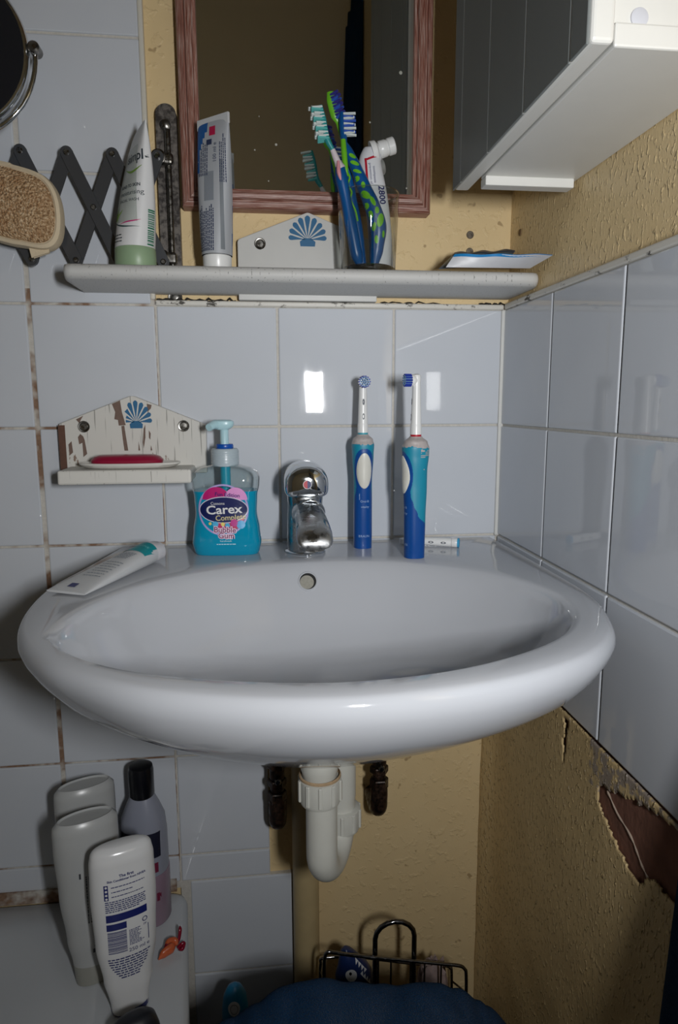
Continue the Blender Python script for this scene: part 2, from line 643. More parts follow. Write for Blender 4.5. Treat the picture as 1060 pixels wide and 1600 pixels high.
top = k.math('MULTIPLY', k.math('GREATER_THAN', sep.outputs[2], -.352), k.math('LESS_THAN', sep.outputs[1], -.292))
bare = k.math('MULTIPLY', top, k.ramp(k.noise(v, 60, 4, .6), [(.44, (0,) * 3), (.50, (1,) * 3)]))
col = k.mix(n, lin((196, 170, 122)), lin((210, 185, 138)))
k.set(col=k.mix(bare, col, lin((150, 138, 128))), rough=.36, spec=.5)
p_ = k.bump(k.noise(k.coords((260, 260, 150)), 1.0, 2, .5), .2, .002)
k.bump(k.ramp(k.noise(k.coords((230, 230, 120)), 1.0, 2, .45, .3), [(.55, (0,) * 3), (.68, (1,) * 3)]), .95, .0022, p_)
low = mb.build('plaster_sheet', k.m, wall_right, sharp=80)
so = low.modifiers.new('thickness', 'SOLIDIFY')
so.thickness = .0018
so.offset = -1
MB().box(.3042, .3088, -.48, .0, -1.0, -.3045).build('bare_render', mat('brown_bare_render', (122, 82, 66), .9, var=.35, vscale=40, bump=.5, bscale=120, bdist=.002), wall_right, smooth=False)
MB().box(.302, .309, -.78, -.472, -1.0, -.3055).build('plaster_sheet', PLASTER_R, wall_right, smooth=False)
mb = MB()
cr = catmull([(.3035, -.322, -.343), (.3035, -.343, -.355), (.3035, -.368, -.362), (.3035, -.388, -.377), (.3035, -.405, -.384)], 4)
mb.tube(cr, [.0004 + .0011 * abs(math.sin(i * 1.7) * math.sin(i * .9 + 1)) for i in range(len(cr))], 6).build('paint_flake', mat('chalky_paint_edge', (168, 150, 134), .9), wall_right)
# black mould along the top of the trim
MOULD = mat('black_mould', (34, 30, 24), .9, var=.4, vscale=300)
for x0_, x1_, n_, r_ in ((-.150, -.052, 26, .0016), (.135, .215, 16, .0010), (.268, .302, 12, .0016)):
    pth = [(x0_ + (x1_ - x0_) * i / n_, .0030 + .0012 * math.sin(i * 2.3), .1588 + .0010 * math.sin(i * 1.9) + (.0016 if i % 7 == 3 else 0)) for i in range(n_ + 1)]
    MB().tube(pth, [r_ * (.35 + .65 * abs(math.sin(i * 1.31 + r_ * 900))) for i in range(n_ + 1)], 6).build('mould_streak', MOULD, wall_back)
# wall plugs and screws left in the plaster above the shelf
for i, (x, z, ds) in enumerate(((.254, .247, 'higher of two bare screws in yellow wall above foil packets'), (.254, .226, 'lower of two bare screws in yellow wall behind foil packets'))):
    o = MB().lathe([(.0050, 0), (.0050, .0006), (.0044, .0012), (.0020, .0013), (.0016, .0006), (.0006, .0006)], (x, .0092, z), 16, 'y').build('wall_screw', m_rusty('dull_screw_%d' % i, (120, 112, 100), (70, 58, 48), .5, .5))
    tag(o, ds, 'screw', 'screws left in the yellow wall')
tag(MB().lathe([(.0042, .3078), (.0042, .3095)], (0, -.026, .243), 14, 'x').build('wall_plug', mat('old_wall_plug', (120, 96, 66), .8)), 'small plug in right yellow wall beside the corner', 'plug')

# ------------------------------------------------------------------ basin
BCX, BCY = .03, -.265
outer = catmull([(-.213, -.0008), (-.230, -.10), (-.246, -.185), (-.244, -.267), (-.231, -.328), (-.207, -.377), (-.165, -.424), (-.095, -.470), (.01, -.496), (.12, -.485),
                 (.205, -.450), (.254, -.405), (.2785, -.356), (.296, -.29), (.299, -.20), (.2985, -.10), (.297, -.0008)], 10)
inner = catmull([(.028, -.117), (-.04, -.127), (-.103, -.155), (-.155, -.205), (-.184, -.262), (-.197, -.322), (-.186, -.372), (-.135, -.420), (-.065, -.450), (.02, -.466), (.10, -.457),
                 (.17, -.428), (.222, -.388), (.252, -.338), (.258, -.283), (.238, -.222), (.200, -.172), (.147, -.136), (.09, -.120)], 10, True)
def polar(poly, a, closed):
    d = Vector((math.cos(a), math.sin(a)))
    best = None
    n = len(poly)
    for i in range(n):
        p, q = Vector(poly[i][:2]) - Vector((BCX, BCY)), Vector(poly[(i + 1) % n][:2]) - Vector((BCX, BCY))
        e = q - p
        den = d.x * e.y - d.y * e.x
        if abs(den) < 1e-12:
            continue
        t = (p.x * e.y - p.y * e.x) / den
        s_ = (p.x * d.y - p.y * d.x) / den
        if t > 0 and -1e-6 <= s_ <= 1 + 1e-6:
            best = t if best is None else max(best, t)
    return best
NB = 180
angs = [2 * PI * j / NB for j in range(NB)]
for cxy in ((-.213, -.0008), (.297, -.0008)):      # put samples exactly on the two back corners
    a = math.atan2(cxy[1] - BCY, cxy[0] - BCX) % (2 * PI)
    i = min(range(NB), key=lambda q: abs(angs[q] - a))
    angs[i] = a
ro = [polar(outer, a, False) for a in angs]
ri = [polar(inner, a, True) for a in angs]
def oring(sx, sy, z):
    out = []
    for a, r in zip(angs, ro):
        x, y = BCX + r * math.cos(a), BCY + r * math.sin(a)
        wgt = min(1, max(0, -y / .10))
        out.append((BCX + (x - BCX) * sx, BCY + (y - BCY) * (sy * wgt + (1 - wgt) * (sy if sy < .5 else 1 - (1 - sy) * .05)), z))
    return out
def iring(s_, z, mixr=0, dy=0):
    return [(BCX + (r * s_ * (1 - mixr) + q * .975 * mixr) * math.cos(a), BCY + dy + (r * s_ * (1 - mixr) + q * .975 * mixr) * math.sin(a), z) for a, r, q in zip(angs, ri, ro)]
rings = [oring(*q_) for q_ in ((.16, .16, -.305), (.25, .25, -.300), (.38, .37, -.285), (.53, .51, -.266), (.67, .65, -.246), (.78, .765, -.229), (.865, .855, -.214), (.92, .92, -.201), (.963, .965, -.187), (.990, .993, -.175), (1, 1, -.167), (.997, .997, -.1615), (.988, .988, -.157), (.973, .973, -.1548))]
rings += [iring(1.0, -.1545, .55), iring(1.0, -.1545, .2), iring(1.012, -.1552), iring(.996, -.157)]
rings += [iring(s_, z, 0, dy) for s_, z, dy in ((.982, -.1605, -.0015), (.966, -.167, -.004), (.943, -.179, -.008), (.908, -.196, -.012), (.86, -.2115, -.013), (.78, -.230, -.011), (.62, -.247, -.008), (.4, -.258, -.002), (.2, -.263, 0), (.09, -.264, 0))]
basin = thing('wash_basin', 'white ceramic corner-shaped wash basin with a wide bowl on the wall', 'basin', (BCX, BCY, -.305))
bowl = MB().loft(rings, True, True).build('bowl', CER, basin, world=True, sharp=60)
tr = bvh_of(bowl)
hloc, hn, _, _ = tr.ray_cast(Vector((.0265 - BCX, -.30 - BCY, -.165 + .305)), Vector((0, .998, -.06)))
q = Vector((0, 0, 1)).rotation_difference(hn).to_matrix()
def on_bowl(prof, name, mt, N=28):
    mb = MB().lathe(prof, (0, 0, 0), N, 'z')
    mb.v = [tuple(hloc + q @ Vector(p)) for p in mb.v]
    return mb.build(name, mt, basin)
on_bowl([(.0118, -.002), (.0118, .0006), (.0108, .0012), (.0098, .0008), (.0098, -.002)], 'overflow_rim', CER)
on_bowl([(.0099, -.003), (.0099, .0003)], 'overflow_shade_disc', mat('overflow_shadow', (30, 30, 30), .8))  # dark disc painted as the shade inside the overflow, no hole is cut
mb = MB().lathe([(.0082, .0004), (.0082, .0007), (.001, .0008)], (-.0012, -.0012, 0), 24, 'z')
mb.v = [tuple(hloc + q @ Vector(p)) for p in mb.v]
mb.build('overflow_back', mat('scaled_overflow_wall', (150, 148, 138), .7, var=.2, vscale=300), basin)
MB().lathe([(.020, -.2635), (.020, -.262), (.016, -.2612), (.004, -.2615)], (BCX, BCY, 0), 28).build('drain_ring', CHROME, basin, world=True)

# ------------------------------------------------------------------ tap
tx, ty, tz = .0285, -.066, -.1545
tap = thing('mixer_tap', 'chrome single-lever mixer tap with red and blue dot on basin ledge', 'tap', (tx, ty, tz))
MB().lathe([(.0245, 0), (.0255, .001), (.0255, .003), (.0235, .0045)], N=40).build('base_ring', CHROME, tap)
rr = []
for z, a, b in ((.002, .0225, .024), (.02, .0228, .0245), (.045, .0222, .0240), (.062, .0215, .023), (.072, .0222, .0235), (.078, .0215, .0225)):
    rr.append(sring(z, a, b, 2.2, 40))
body = MB().loft(rr).build('body', CHROME_D, tap)
srg = []
for y, z, a, b in ((.004, .046, .0205, .022), (-.018, .053, .0185, .0185), (-.030, .0535, .0175, .0160), (-.050, .0500, .0180, .0135), (-.072, .0440, .0195, .0120), (-.090, .0385, .0205, .0112), (-.0985, .0350, .0203, .0100), (-.1030, .0325, .0188, .0078), (-.1050, .0310, .0150, .0045)):
    srg.append([(x + .004 * min(1, -y / .06), y + (w_ - z) * .25, w_) for x, w_, _ in [(p[0], z + p[1], 0) for p in sring(0, a, b, 2.4, 36)]])
MB().loft(srg).build('spout', CHROME_D, tap, sharp=60)
MB().lathe([(.0125, .0285), (.0125, .0225), (.0110, .0215), (.0100, .0235), (.002, .0235)], (.004, -.088, 0), 24).build('aerator', STEEL, tap)
MB().tube([(.004 + .0170 * math.cos(a), -.0285 - .004 * math.sin(a), .0535 + .0165 * math.sin(a)) for a in [PI * i_ / 16 for i_ in range(17)]], .0016, 10).build('spout_ring', CHROME, tap)
def arch(sx, sz, cx=0, cz=.091):
    out = []
    for j in range(40):
        t = 2 * PI * j / 40
        c, s_ = math.cos(t), math.sin(t)
        nn = 2.1 if s_ > 0 else 5.0
        hz = .0245 if s_ > 0 else .0175
        out.append((cx + .0265 * sx * math.copysign(abs(c) ** (2 / nn), c), cz + hz * sz * math.copysign(abs(s_) ** (2 / nn), s_)))
    return out
lv = []
for y, s1, s2, dz in ((.026, .55, .5, -.004), (.024, .8, .76, -.003), (.018, .93, .92, -.001), (.004, 1, 1, 0), (-.020, 1, .98, 0), (-.034, .97, .92, -.001), (-.041, .88, .82, -.002), (-.0445, .70, .64, -.003), (-.046, .4, .36, -.003)):
    lv.append([(x, y, z + dz) for x, z in arch(s1, s2)])
lever = MB().loft(lv).build('lever', CHROME, tap)
tl = bvh_of(lever)
decal('badge_rim', disc2d(.0052, .0052, 24, 2, 0, 0, .0905), tl, mat('white_print', (220, 220, 220), .4), lever, .0004)
half = disc2d(.0046, .0046, 24, 3, 0, 0, .0905)
RED = mat('red_print', (176, 22, 44), .35)
NAVY = mat('navy_print', (24, 30, 96), .35)
decal('hot_mark', (half[0], [f_ for f_ in half[1] if sum(half[0][i][0] for i in f_) < 0]), tl, RED, lever, .0007)
decal('cold_mark', (half[0], [f_ for f_ in half[1] if sum(half[0][i][0] for i in f_) >= 0]), tl, NAVY, lever, .0007)

# ------------------------------------------------------------------ hand-wash bottle
hw = thing('hand_wash_bottle', 'pump bottle of turquoise hand wash standing on the basin ledge', 'soap bottle', (-.0685, -.056, -.1543), math.radians(-4))
wk = [(0, .0385), (.004, .0405), (.014, .0425), (.030, .0408), (.052, .0376), (.072, .0385), (.086, .0412), (.094, .0418), (.101, .0395), (.106, .032), (.109, .022), (.111, .0155)]
dk = [(0, .019), (.004, .021), (.014, .0225), (.052, .0205), (.09, .0220), (.101, .0205), (.107, .0165), (.111, .0150)]
def hw_ring(z, shrink=0):
    return sring(z, interp(wk, z) - shrink, interp(dk, z) - shrink, 3.2 if z < .1 else 2.6, 56)
LIQ = NT('turquoise_liquid_soap')
LIQ.set(col=lin((8, 146, 182)), rough=.08, spec=.5, coat=.3)
zl = .079
liq = MB().loft([hw_ring(zl * i / 22) for i in range(23)]).build('liquid', LIQ.m, hw, sharp=50)
CLEARP = m_clear('clear_plastic', (.90, .94, .94), 2.2, .04)
sh = MB().loft([hw_ring(zl + (.111 - zl) * i / 14) for i in range(15)], False, False).build('clear_shoulder', CLEARP, hw)
MB().lathe([(.0165, .109), (.0168, .111), (.0168, .128), (.0155, .130), (.006, .1305)], N=36).build('collar', mat('frosted_collar', (170, 184, 192), .3), hw)
MB().lathe([(.0100, .1300), (.0106, .131), (.0106, .1345), (.0100, .1355)], N=28).build('blue_ring', mat('blue_ring_plastic', (12, 78, 168), .3), hw)
PALE = mat('pale_aqua_plastic', (176, 212, 220), .3)
MB().lathe([(.0052, .1355), (.0052, .152), (.0060, .155)], N=20).build('pump_stem', PALE, hw)
hd = MB()
hd.loft([[(x, y, z) for x, y, z in sring(z, a, b, 2.6, 28, cx=-.002)] for z, a, b in ((.153, .008, .007), (.156, .0125, .0095), (.160, .0142, .010), (.163, .0135, .0095), (.1648, .010, .007))])
hd.tube([(-.004, 0, .158), (-.012, -.010, .159), (-.016, -.018, .156)], [.006, .0052, .0045], 14)
hd.build('pump_head', PALE, hw)
MB().lathe([(.0062, .070), (.0062, .112)], N=16).build('dip_tube', mat('teal_dip_tube', (40, 160, 186), .3), hw)
for k in range(5):
    MB().lathe([(.0169, .1125 + k * .0032), (.0171, .1133 + k * .0032), (.0169, .1141 + k * .0032)], N=30, cap0=False, cap1=False).build('collar_rib', mat('frosted_collar', (0, 0, 0)), hw)
th = bvh_of(liq, sh)
def hx(px):
    return (px - 357) / 1240.0
def hz(py):
    return (863 - py) / 1262.0
def put(name, vf, c, off, mname, rough=.35):
    return decal(name, vf, th, mat(mname, c, rough), hw, off)
cx, cz = hx(355), hz(791)
put('label_ring', disc2d(.0305, .0315, 60, 2, .93, cx, cz), (176, 160, 214), .0003, 'lilac_print')
a = [rect2d(0, 1, 0, 1, 1, 1)]
def arc_blob(cx_, cz_, rx, rz, a0, a1, n=16):
    v = []
    for r in (0, .35, .7, 1.0):
        for j in range(n + 1):
            t = a0 + (a1 - a0) * j / n
            v.append((cx_ + rx * r * math.cos(t), cz_ + rz * r * math.sin(t)))
    f = [(k * (n + 1) + j, k * (n + 1) + j + 1, (k + 1) * (n + 1) + j + 1, (k + 1) * (n + 1) + j) for k in range(3) for j in range(n)]
    return v, f
put('label_patch', arc_blob(hx(345), hz(775), .0165, .0155, 0, PI), (186, 22, 110), .0004, 'magenta_print')
put('label_patch', arc_blob(hx(374), hz(776), .0140, .0155, 0, PI), (222, 150, 208), .0005, 'pink_print')
put('label_patch', arc_blob(hx(362), hz(800), .0200, .0190, PI, 2 * PI), (190, 40, 96), .00045, 'crimson_print')
put('label_oval', disc2d(.0296, .0164, 60, 2, .0, cx + .0004, cz), (214, 208, 226), .0006, 'silver_print')
put('label_oval', disc2d(.0286, .0154, 60, 5, .0, cx + .0004, cz), (14, 26, 84), .0008, 'deep_navy_print')
rn = random.Random(3)
put('lettering', move2d(text2d('Fun Edition', .0066, off=.0001), hx(362), hz(768), -.08), (60, 24, 110), .0010, 'purple_print')
put('lettering', move2d(text2d('Cussons', .0050), hx(347), hz(781), .0), (228, 230, 236), .0011, 'white_print')
put('lettering', move2d(text2d('Carex', .0150, off=.0003), hx(356), hz(791), .04, 1.15, 1), (236, 238, 242), .0011, 'white_print')
put('lettering', move2d(text2d('Complete', .0092, off=.0001), hx(366), hz(803), .05), (214, 200, 150), .0011, 'gold_print')
for bx_, bz_, br, bc in ((343, 813, .0036, (80, 176, 220)), (361, 815, .0030, (70, 170, 214)), (381, 814, .0052, (70, 168, 222)), (371, 811, .0045, (190, 56, 140)), (335, 812, .0018, (226, 204, 110)), (354, 813, .0024, (232, 214, 120))):
    put('bubble_print', disc2d(br, br, 18, 2, 0, hx(bx_), hz(bz_)), bc, .0012, 'bubble_%d_%d' % (bx_, bz_))
for nm, c_, of, dp in (('lettering_outline', (238, 214, 232), .0009, .0013), ('lettering', (120, 40, 90), .0001, .0016)):
    put(nm, move2d(text2d('Bubble', .0098, off=of), hx(357), hz(822), -.03), c_, dp, nm + '_bubble')
    put(nm, move2d(text2d('Gum', .0098, off=of), hx(359), hz(831), -.03), c_, dp, nm + '_bubble')
put('lettering', move2d(text2d('handwash', .0036), hx(358), hz(839)), (190, 226, 236), .0008, 'pale_print')
put('fine_print', merge2d(words2d(hx(344), hx(374), hz(844), .0010, rn)), (190, 226, 236), .0008, 'pale_print')

# ------------------------------------------------------------------ electric toothbrushes
TEAL = mat('teal_rubber', (16, 136, 164), .45, var=.08)
BLUE = mat('blue_handle_plastic', (4, 70, 144), .3)
WORN = mat('worn_clear_cap', (176, 168, 166), .45, var=.25, vscale=220)
def electric(label, loc, rz, H, group):
    t = thing('electric_toothbrush', label, 'toothbrush', loc, rz, group)
    wk = [(0, .0116), (.02, .0119), (.06, .0118), (.085, .0116), (.12, .0136), (.132, .0143), (.139, .0128), (.1455, .0070)]
    dk = [(0, .0122), (.05, .0128), (.085, .0140), (.105, .0140), (.125, .0158), (.132, .0160), (.139, .0138), (.1455, .0072)]
    N, MZ = 144, 150
    rings = [sring(.1455 * i / MZ, interp(wk, .1455 * i / MZ), interp(dk, .1455 * i / MZ), 2.3, N) for i in range(MZ + 1)]
    full = MB().loft(rings)
    sel = {'front_panel': [], 'grip': [], 'worn_cap': []}
    n_side = N * MZ
    for fi, f_ in enumerate(full.f):
        if fi >= n_side:
            sel['front_panel' if fi == n_side else 'worn_cap'].append(f_)
            continue
        c = sum((Vector(full.v[i]) for i in f_), Vector()) / 4
        ang = abs(math.atan2(c.x, -c.y))          # 0 at the front, pi at the back
        z = c.z
        lim = interp([(.030, 3.3), (.040, 2.55), (.052, 1.6), (.066, 1.12), (.075, .86), (.082, .80)], z)
        edge = .1330 + .0016 * noise.noise(Vector((c.x * 300, c.y * 300, 2))) + .0012 * math.sin(ang * 2) - (max(0, noise.noise(Vector((ang * 1.5, z * 900, 3)))) * .045 if ang > 1.7 else 0)
        if z > edge:
            sel['worn_cap'].append(f_)
        elif (z < .082 and ang < lim) or (abs(z - .1000) < .0285 and ang < 1.04 * math.sqrt(1 - ((z - .1000) / .0285) ** 2)):
            sel['front_panel'].append(f_)
        else:
            sel['grip'].append(f_)
    objs = []
    for nm, mt in (('front_panel', BLUE), ('grip', TEAL), ('worn_cap', WORN)):
        used = sorted({i for q in sel[nm] for i in q})
        re = {i: k for k, i in enumerate(used)}
        mb = MB()
        mb.v = [full.v[i] for i in used]
        mb.f = [tuple(re[i] for i in q) for q in sel[nm]]
        objs.append(mb.build(nm, mt, t, sharp=60))
    tb = bvh_of(*objs)
    bt = MB()
    for k, (s_, o_) in enumerate(((1.0, -.001), (.96, .0008), (.8, .0014), (.5, .0017), (.15, .0018))):
        ring = []
        for j in range(32):
            a = 2 * PI * j / 32
            x, z = .0098 * s_ * math.cos(a), .1005 + .0232 * s_ * math.sin(a)
            h = tb.ray_cast(Vector((x, -1, z)), Vector((0, 1, 0)))[0]
            ring.append((x, h.y - o_, z))
        bt.v += ring
    bt.f = [(k * 32 + j, k * 32 + (j + 1) % 32, (k + 1) * 32 + (j + 1) % 32, (k + 1) * 32 + j) for k in range(4) for j in range(32)] + [tuple(128 + j for j in range(32))]
    bt.build('button', mat('ivory_button', (214, 213, 204), .35), t)
    PR = mat('pale_blue_print', (150, 176, 214), .4)
    decal('lettering', move2d(text2d('BRAUN', .0042), 0, .0165), tb, PR, t)
    decal('lettering', move2d(text2d('Oral-B', .0040), .0006, .0615), tb, PR, t)
    decal('lettering', move2d(text2d('vitality', .0040, shear=.2), .0010, .0545), tb, PR, t)
    decal('accent_line', rect2d(-.0062, -.0056, .0635, .0715, 1, 3), tb, PR, t)
    # brush head
    MB().lathe([(.0063, .1450), (.0066, .1465), (.0066, .1478)], N=24).build('colour_ring', RED if rz else mat('ring_teal', (70, 160, 176), .4), t)
    nk = MB().lathe([(.0068, .1478), (.0066, .158), (.0064, .159), (.0063, .160), (.0056, .180), (.0048, .203), (.0046, .208), (.0050, .213), (.0044, .2165), (.002, .218)], N=24).build('brush_neck', WHITE, t)
    hz_ = .2105
    MB().lathe([(.0045, .000), (.0062, .003), (.0070, .0042), (.0070, .0072), (.0060, .0074)], (0, 0, hz_), 24, 'y').build('head_disc', WHITE, t)
    br = MB()
    rings_ = [(0, 1), (.0026, 6), (.0052, 12)]
    for r, n in rings_:
        for j in range(n):
            a = 2 * PI * j / n
            br.lathe([(.0011, .007), (.0012, .0145), (.0009, .0152)], (r * math.cos(a), 0, hz_ + r * math.sin(a)), 6, 'y')
    b = br.build('bristles', mat('blue_white_bristles', (120, 160, 200), .5), t)
    ob = MB()
    for j in range(14):
        a = 2 * PI * j / 14
        ob.lathe([(.0010, .007), (.0011, .0150)], (.0066 * math.cos(a), 0, hz_ + .0066 * math.sin(a)), 6, 'y')
    ob.build('outer_bristles', mat('indigo_bristles', (28, 52, 150), .5), t)
    tn = bvh_of(nk)
    decal('neck_mark', merge2d([move2d(disc2d(.0014, .0040, 16, 1, .55), 0, .168), move2d(disc2d(.0014, .0040, 16, 1, .2), 0, .186)]), tn, mat('grey_print', (70, 76, 88), .4), t)
    return t
g_ = 'electric toothbrushes on the basin'
electric('blue electric toothbrush standing right of the tap, white oval button facing front', (.104, -.046, -.1546), 0, .21, g_)
electric('blue and teal electric toothbrush seen side-on, its bristles pointing left', (.1575, -.110, -.1546), math.radians(-84), .21, g_)

sh_ = thing('spare_brush_head', 'spare white brush head with blue ring lying on the basin ledge', 'brush head', (.188, -.050, -.1545))
d_ = Vector((.040, -.017, 0)).normalized()
def along(prof, N=18):
    mb = MB().lathe(prof, N=N)
    q = Vector((0, 0, 1)).rotation_difference(d_).to_matrix()
    mb.v = [tuple(q @ Vector(p) + Vector((0, 0, .0062))) for p in mb.v]
    return mb
nk = along([(.0020, -.026), (.0044, -.024), (.0046, -.02), (.0054, .008), (.0058, .031), (.0057, .0325)]).build('neck', WHITE, sh_)
along([(.0060, .0328), (.0062, .0335), (.0062, .0395), (.0060, .040)]).build('collar', WHITE, sh_)
along([(.0061, .0400), (.0062, .0402), (.0062, .0420), (.0055, .0425), (.003, .0425)]).build('blue_ring', mat('ring_blue', (60, 160, 206), .4), sh_)
MB().lathe([(.006, -.001), (.006, .005), (.003, .006)], (d_.x * -.030, d_.y * -.030, .003), 18).build('head_disc', WHITE, sh_)
tn = bvh_of(nk)
decal('neck_mark', merge2d([disc2d(.0034, .0014, 16, 1, .5, .004, .0062), disc2d(.0034, .0014, 16, 1, .5, .020, .0062)]), tn, mat('grey_print', (0, 0, 0)), sh_, U=tuple(d_), O=(0, -1, 0))

# ------------------------------------------------------------------ generic squeezed tube: cap at z=0, crimp at z=H
def tube_rings(H, cap, r, wtop, N=48, depth=None, twist=0, lean=(0, 0)):
    out = []
    for i in range(25):
        t = i / 24
        z = cap + (H - cap) * t
        a = r + (wtop - r) * (t ** .9)
        b = (depth or r) * (1 - t) ** .75 + .0012
        ca, sa = math.cos(twist * t), math.sin(twist * t)
        out.append([(x * ca - y * sa + lean[0] * t, x * sa + y * ca + lean[1] * t, z) for x, y, _ in sring(z, a, b, 2.0 + 1.2 * t, N)])
    return out

# toothpaste lying on the basin
bt = thing('toothpaste_tube', 'white and teal toothpaste tube lying on the left rim of the basin', 'toothpaste', (-.158, -.108, -.1542), 0)
mb = MB().loft(tube_rings(.135, .0, .0150, .0235, depth=.0115))
ax = Vector((-.066, -.134, 0)).normalized()
sd = Vector((-ax.y, ax.x, 0)) * -1
def lay(p):
    x, y, z = p
    return tuple(Vector((0, 0, 0)) + ax * z + sd * x + Vector((0, 0, .0128 + (-y) - .0105 * min(1, max(0, z) / .135))))
mb.v = [lay(p) for p in mb.v]
WSATIN = mat('white_satin_laminate', (196, 198, 200), .3, var=.04)
tb_ = mb.build('tube_body', WSATIN, bt, sharp=50)
mb = MB().loft([sring(-z, a, b, 2.3, 36) for z, a, b in ((0, .0148, .0114), (.004, .0150, .0118), (.016, .0140, .0112), (.018, .012, .0095))])
mb.v = [lay(p) for p in mb.v]
mb.build('cap', mat('translucent_white_cap', (206, 204, 208), .25), bt)
tr_ = bvh_of(tb_)
kw = dict(O=(0, 0, 1), D=(0, 0, -1), U=tuple(sd), V=tuple(ax))
decal('teal_band', rect2d(-.0175, .0175, .0005, .027, 18, 6), tr_, mat('teal_print', (0, 136, 144), .35), bt, .0005, **kw)
rn = random.Random(11)
ln = []
for i in range(7):
    ln += words2d(-.010 + i * .0004, .010, .034 + i * .0026, .0011, rn)
for i in range(7):
    ln += [move2d(w_, 0, 0) for w_ in words2d(-.013, .012, .062 + i * .0062, .0013, rn, .85)]
decal('fine_print', merge2d(ln), tr_, mat('grey_blue_print', (120, 130, 142), .5), bt, .0005, **kw)
decal('printed_block', rect2d(-.004, .005, .119, .127, 3, 3), tr_, mat('navy_print', (0, 0, 0)), bt, .0006, **kw)
decal('lettering', move2d(text2d('SENSITIVE', .0050), 0, .012, PI), tr_, mat('pale_teal_print', (120, 200, 204), .4), bt, .0008, **kw)

# ------------------------------------------------------------------ soap shelf on the tiles
def rounded(poly, rads, per=6):
    out = []
    n = len(poly)
    for i, r in enumerate(rads):
        p = Vector(poly[i])
        a, b = (Vector(poly[i - 1]) - p).normalized(), (Vector(poly[(i + 1) % n]) - p).normalized()
        if r == 0:
            out.append(tuple(p))
            continue
        ang = a.angle(b) / 2
        dlen = r / math.tan(ang)
        p0, p1 = p + a * dlen, p + b * dlen
        for k in range(per + 1):
            t = k / per
            out.append(tuple(p0 * (1 - t) ** 2 + p * 2 * t * (1 - t) + p1 * t * t))
    return out
PEEL = m_peeled('flaking_white_paint', (62, 62, 17), .66, (206, 204, 198), (104, 82, 68))
PEEL2 = m_peeled('chipped_white_paint', (14, 60, 120), .70, (208, 206, 200), (150, 122, 92))
ss = thing('soap_shelf', 'peeling white wooden soap shelf with blue shell on the tiles', 'shelf', (-.185, 0, -.064))
board = rounded([(-.275, -.058), (-.094, -.058), (-.0935, .0035), (-.184, .0405), (-.2745, .0055)], [0, 0, .004, .010, .004])
bd = MB().prism(board, -.013, -.0006).build('back_board', PEEL, ss, world=True, bevel=.0008, seg=1)
MB().box(-.2752, -.2670, -.0134, -.0128, -.056, .004).build('bare_edge', mat('bare_edge_wood', (92, 62, 48), .7, var=.3, vscale=150), ss, world=True)
MB().box(-.263, -.1085, -.074, -.013, -.0645, -.0475).build('ledge', PEEL2, ss, world=True, bevel=.0025)
BARE = mat('bare_brown_wood', (112, 92, 82), .8, var=.25, vscale=180)
rb_ = random.Random(4)
for pts in ([(-.2085, .030), (-.2000, .0335), (-.1985, .0345), (-.1968, .020), (-.1930, .0035), (-.2015, .0030), (-.2022, .010), (-.2065, .0110), (-.2050, .020)],
            [(-.1985, .0025), (-.1948, .0030), (-.1935, -.010), (-.1915, -.0285), (-.1962, -.0285), (-.1975, -.014)],
            [(-.2530, .0110), (-.2440, .0155), (-.2475, .0100), (-.2490, .0060), (-.2510, .0085)],
            [(-.2520, -.0110), (-.2490, -.0070), (-.2455, -.0100), (-.2440, -.0150), (-.2420, -.0320), (-.2468, -.0360), (-.2470, -.0180), (-.2510, -.0200)],
            [(-.1660, .0300), (-.1600, .0285), (-.1612, .0240), (-.1640, .0215), (-.1652, .0180)],
            [(-.1712, -.0010), (-.1690, .0040), (-.1695, -.0120), (-.1722, -.0260), (-.1730, -.0180)],
            [(-.1650, -.0030), (-.1628, -.0070), (-.1636, -.0150), (-.1652, -.0125)],
            [(-.1790, -.0285), (-.1782, -.0170), (-.1768, -.0285)], [(-.1640, -.0285), (-.1632, -.0220), (-.1618, -.0285)], [(-.2640, -.020), (-.2600, -.016), (-.2590, -.030), (-.2635, -.034)]):
    n_ = len(pts)
    MB().prism([(x - ss.location.x, z - ss.location.z) for x, z in pts], -.01325 - ss.location.y, -.0125).build('bare_wood_patch', BARE, ss, smooth=False)
screw(ss, -.244, -.013, .0020, .0072)
screw(ss, -.1215, -.013, .0020, .0072)
SHB = mat('blue_shell_paint', (10, 92, 136), .5, var=.12)
ts = bvh_of(bd)
ov = shell2d(.005, .0805, .030, .034)
keep = [f_ for f_ in ov[1] if not sum(ov[0][i][0] for i in f_) / len(f_) < -.007]
decal('shell_motif', (ov[0], keep), ts, SHB, ss, .0004)
dish = MB().loft([[(-.184 + x * 1, -.044 + y, z) for x, y, z in sring(z, a, b, 2.2, 56)] for z, a, b in ((-.0474, .045, .018), (-.0462, .054, .023), (-.0425, .0600, .0275), (-.0405, .0605, .0280), (-.0402, .0590, .0268), (-.0420, .0560, .0240), (-.0435, .046, .017))])
tag(dish.build('soap_dish', mat('glazed_white_dish', (214, 212, 206), .2)), 'shallow oval white dish under the pink soap', 'dish')
soap = MB().loft([[(-.187 + x, -.045 + y, z) for x, y, z in sring(z, a, b, 3.0, 44)] for z, a, b in ((-.0432, .036, .013), (-.0415, .0420, .0165), (-.0375, .0430, .0172), (-.0335, .0390, .0150), (-.0315, .0330, .0110), (-.0312, .02, .006))])
tag(soap.build('soap_bar', mat('dark_pink_soap', (138, 14, 50), .35, coat=.2)), 'worn dark pink soap bar in the oval dish', 'soap')

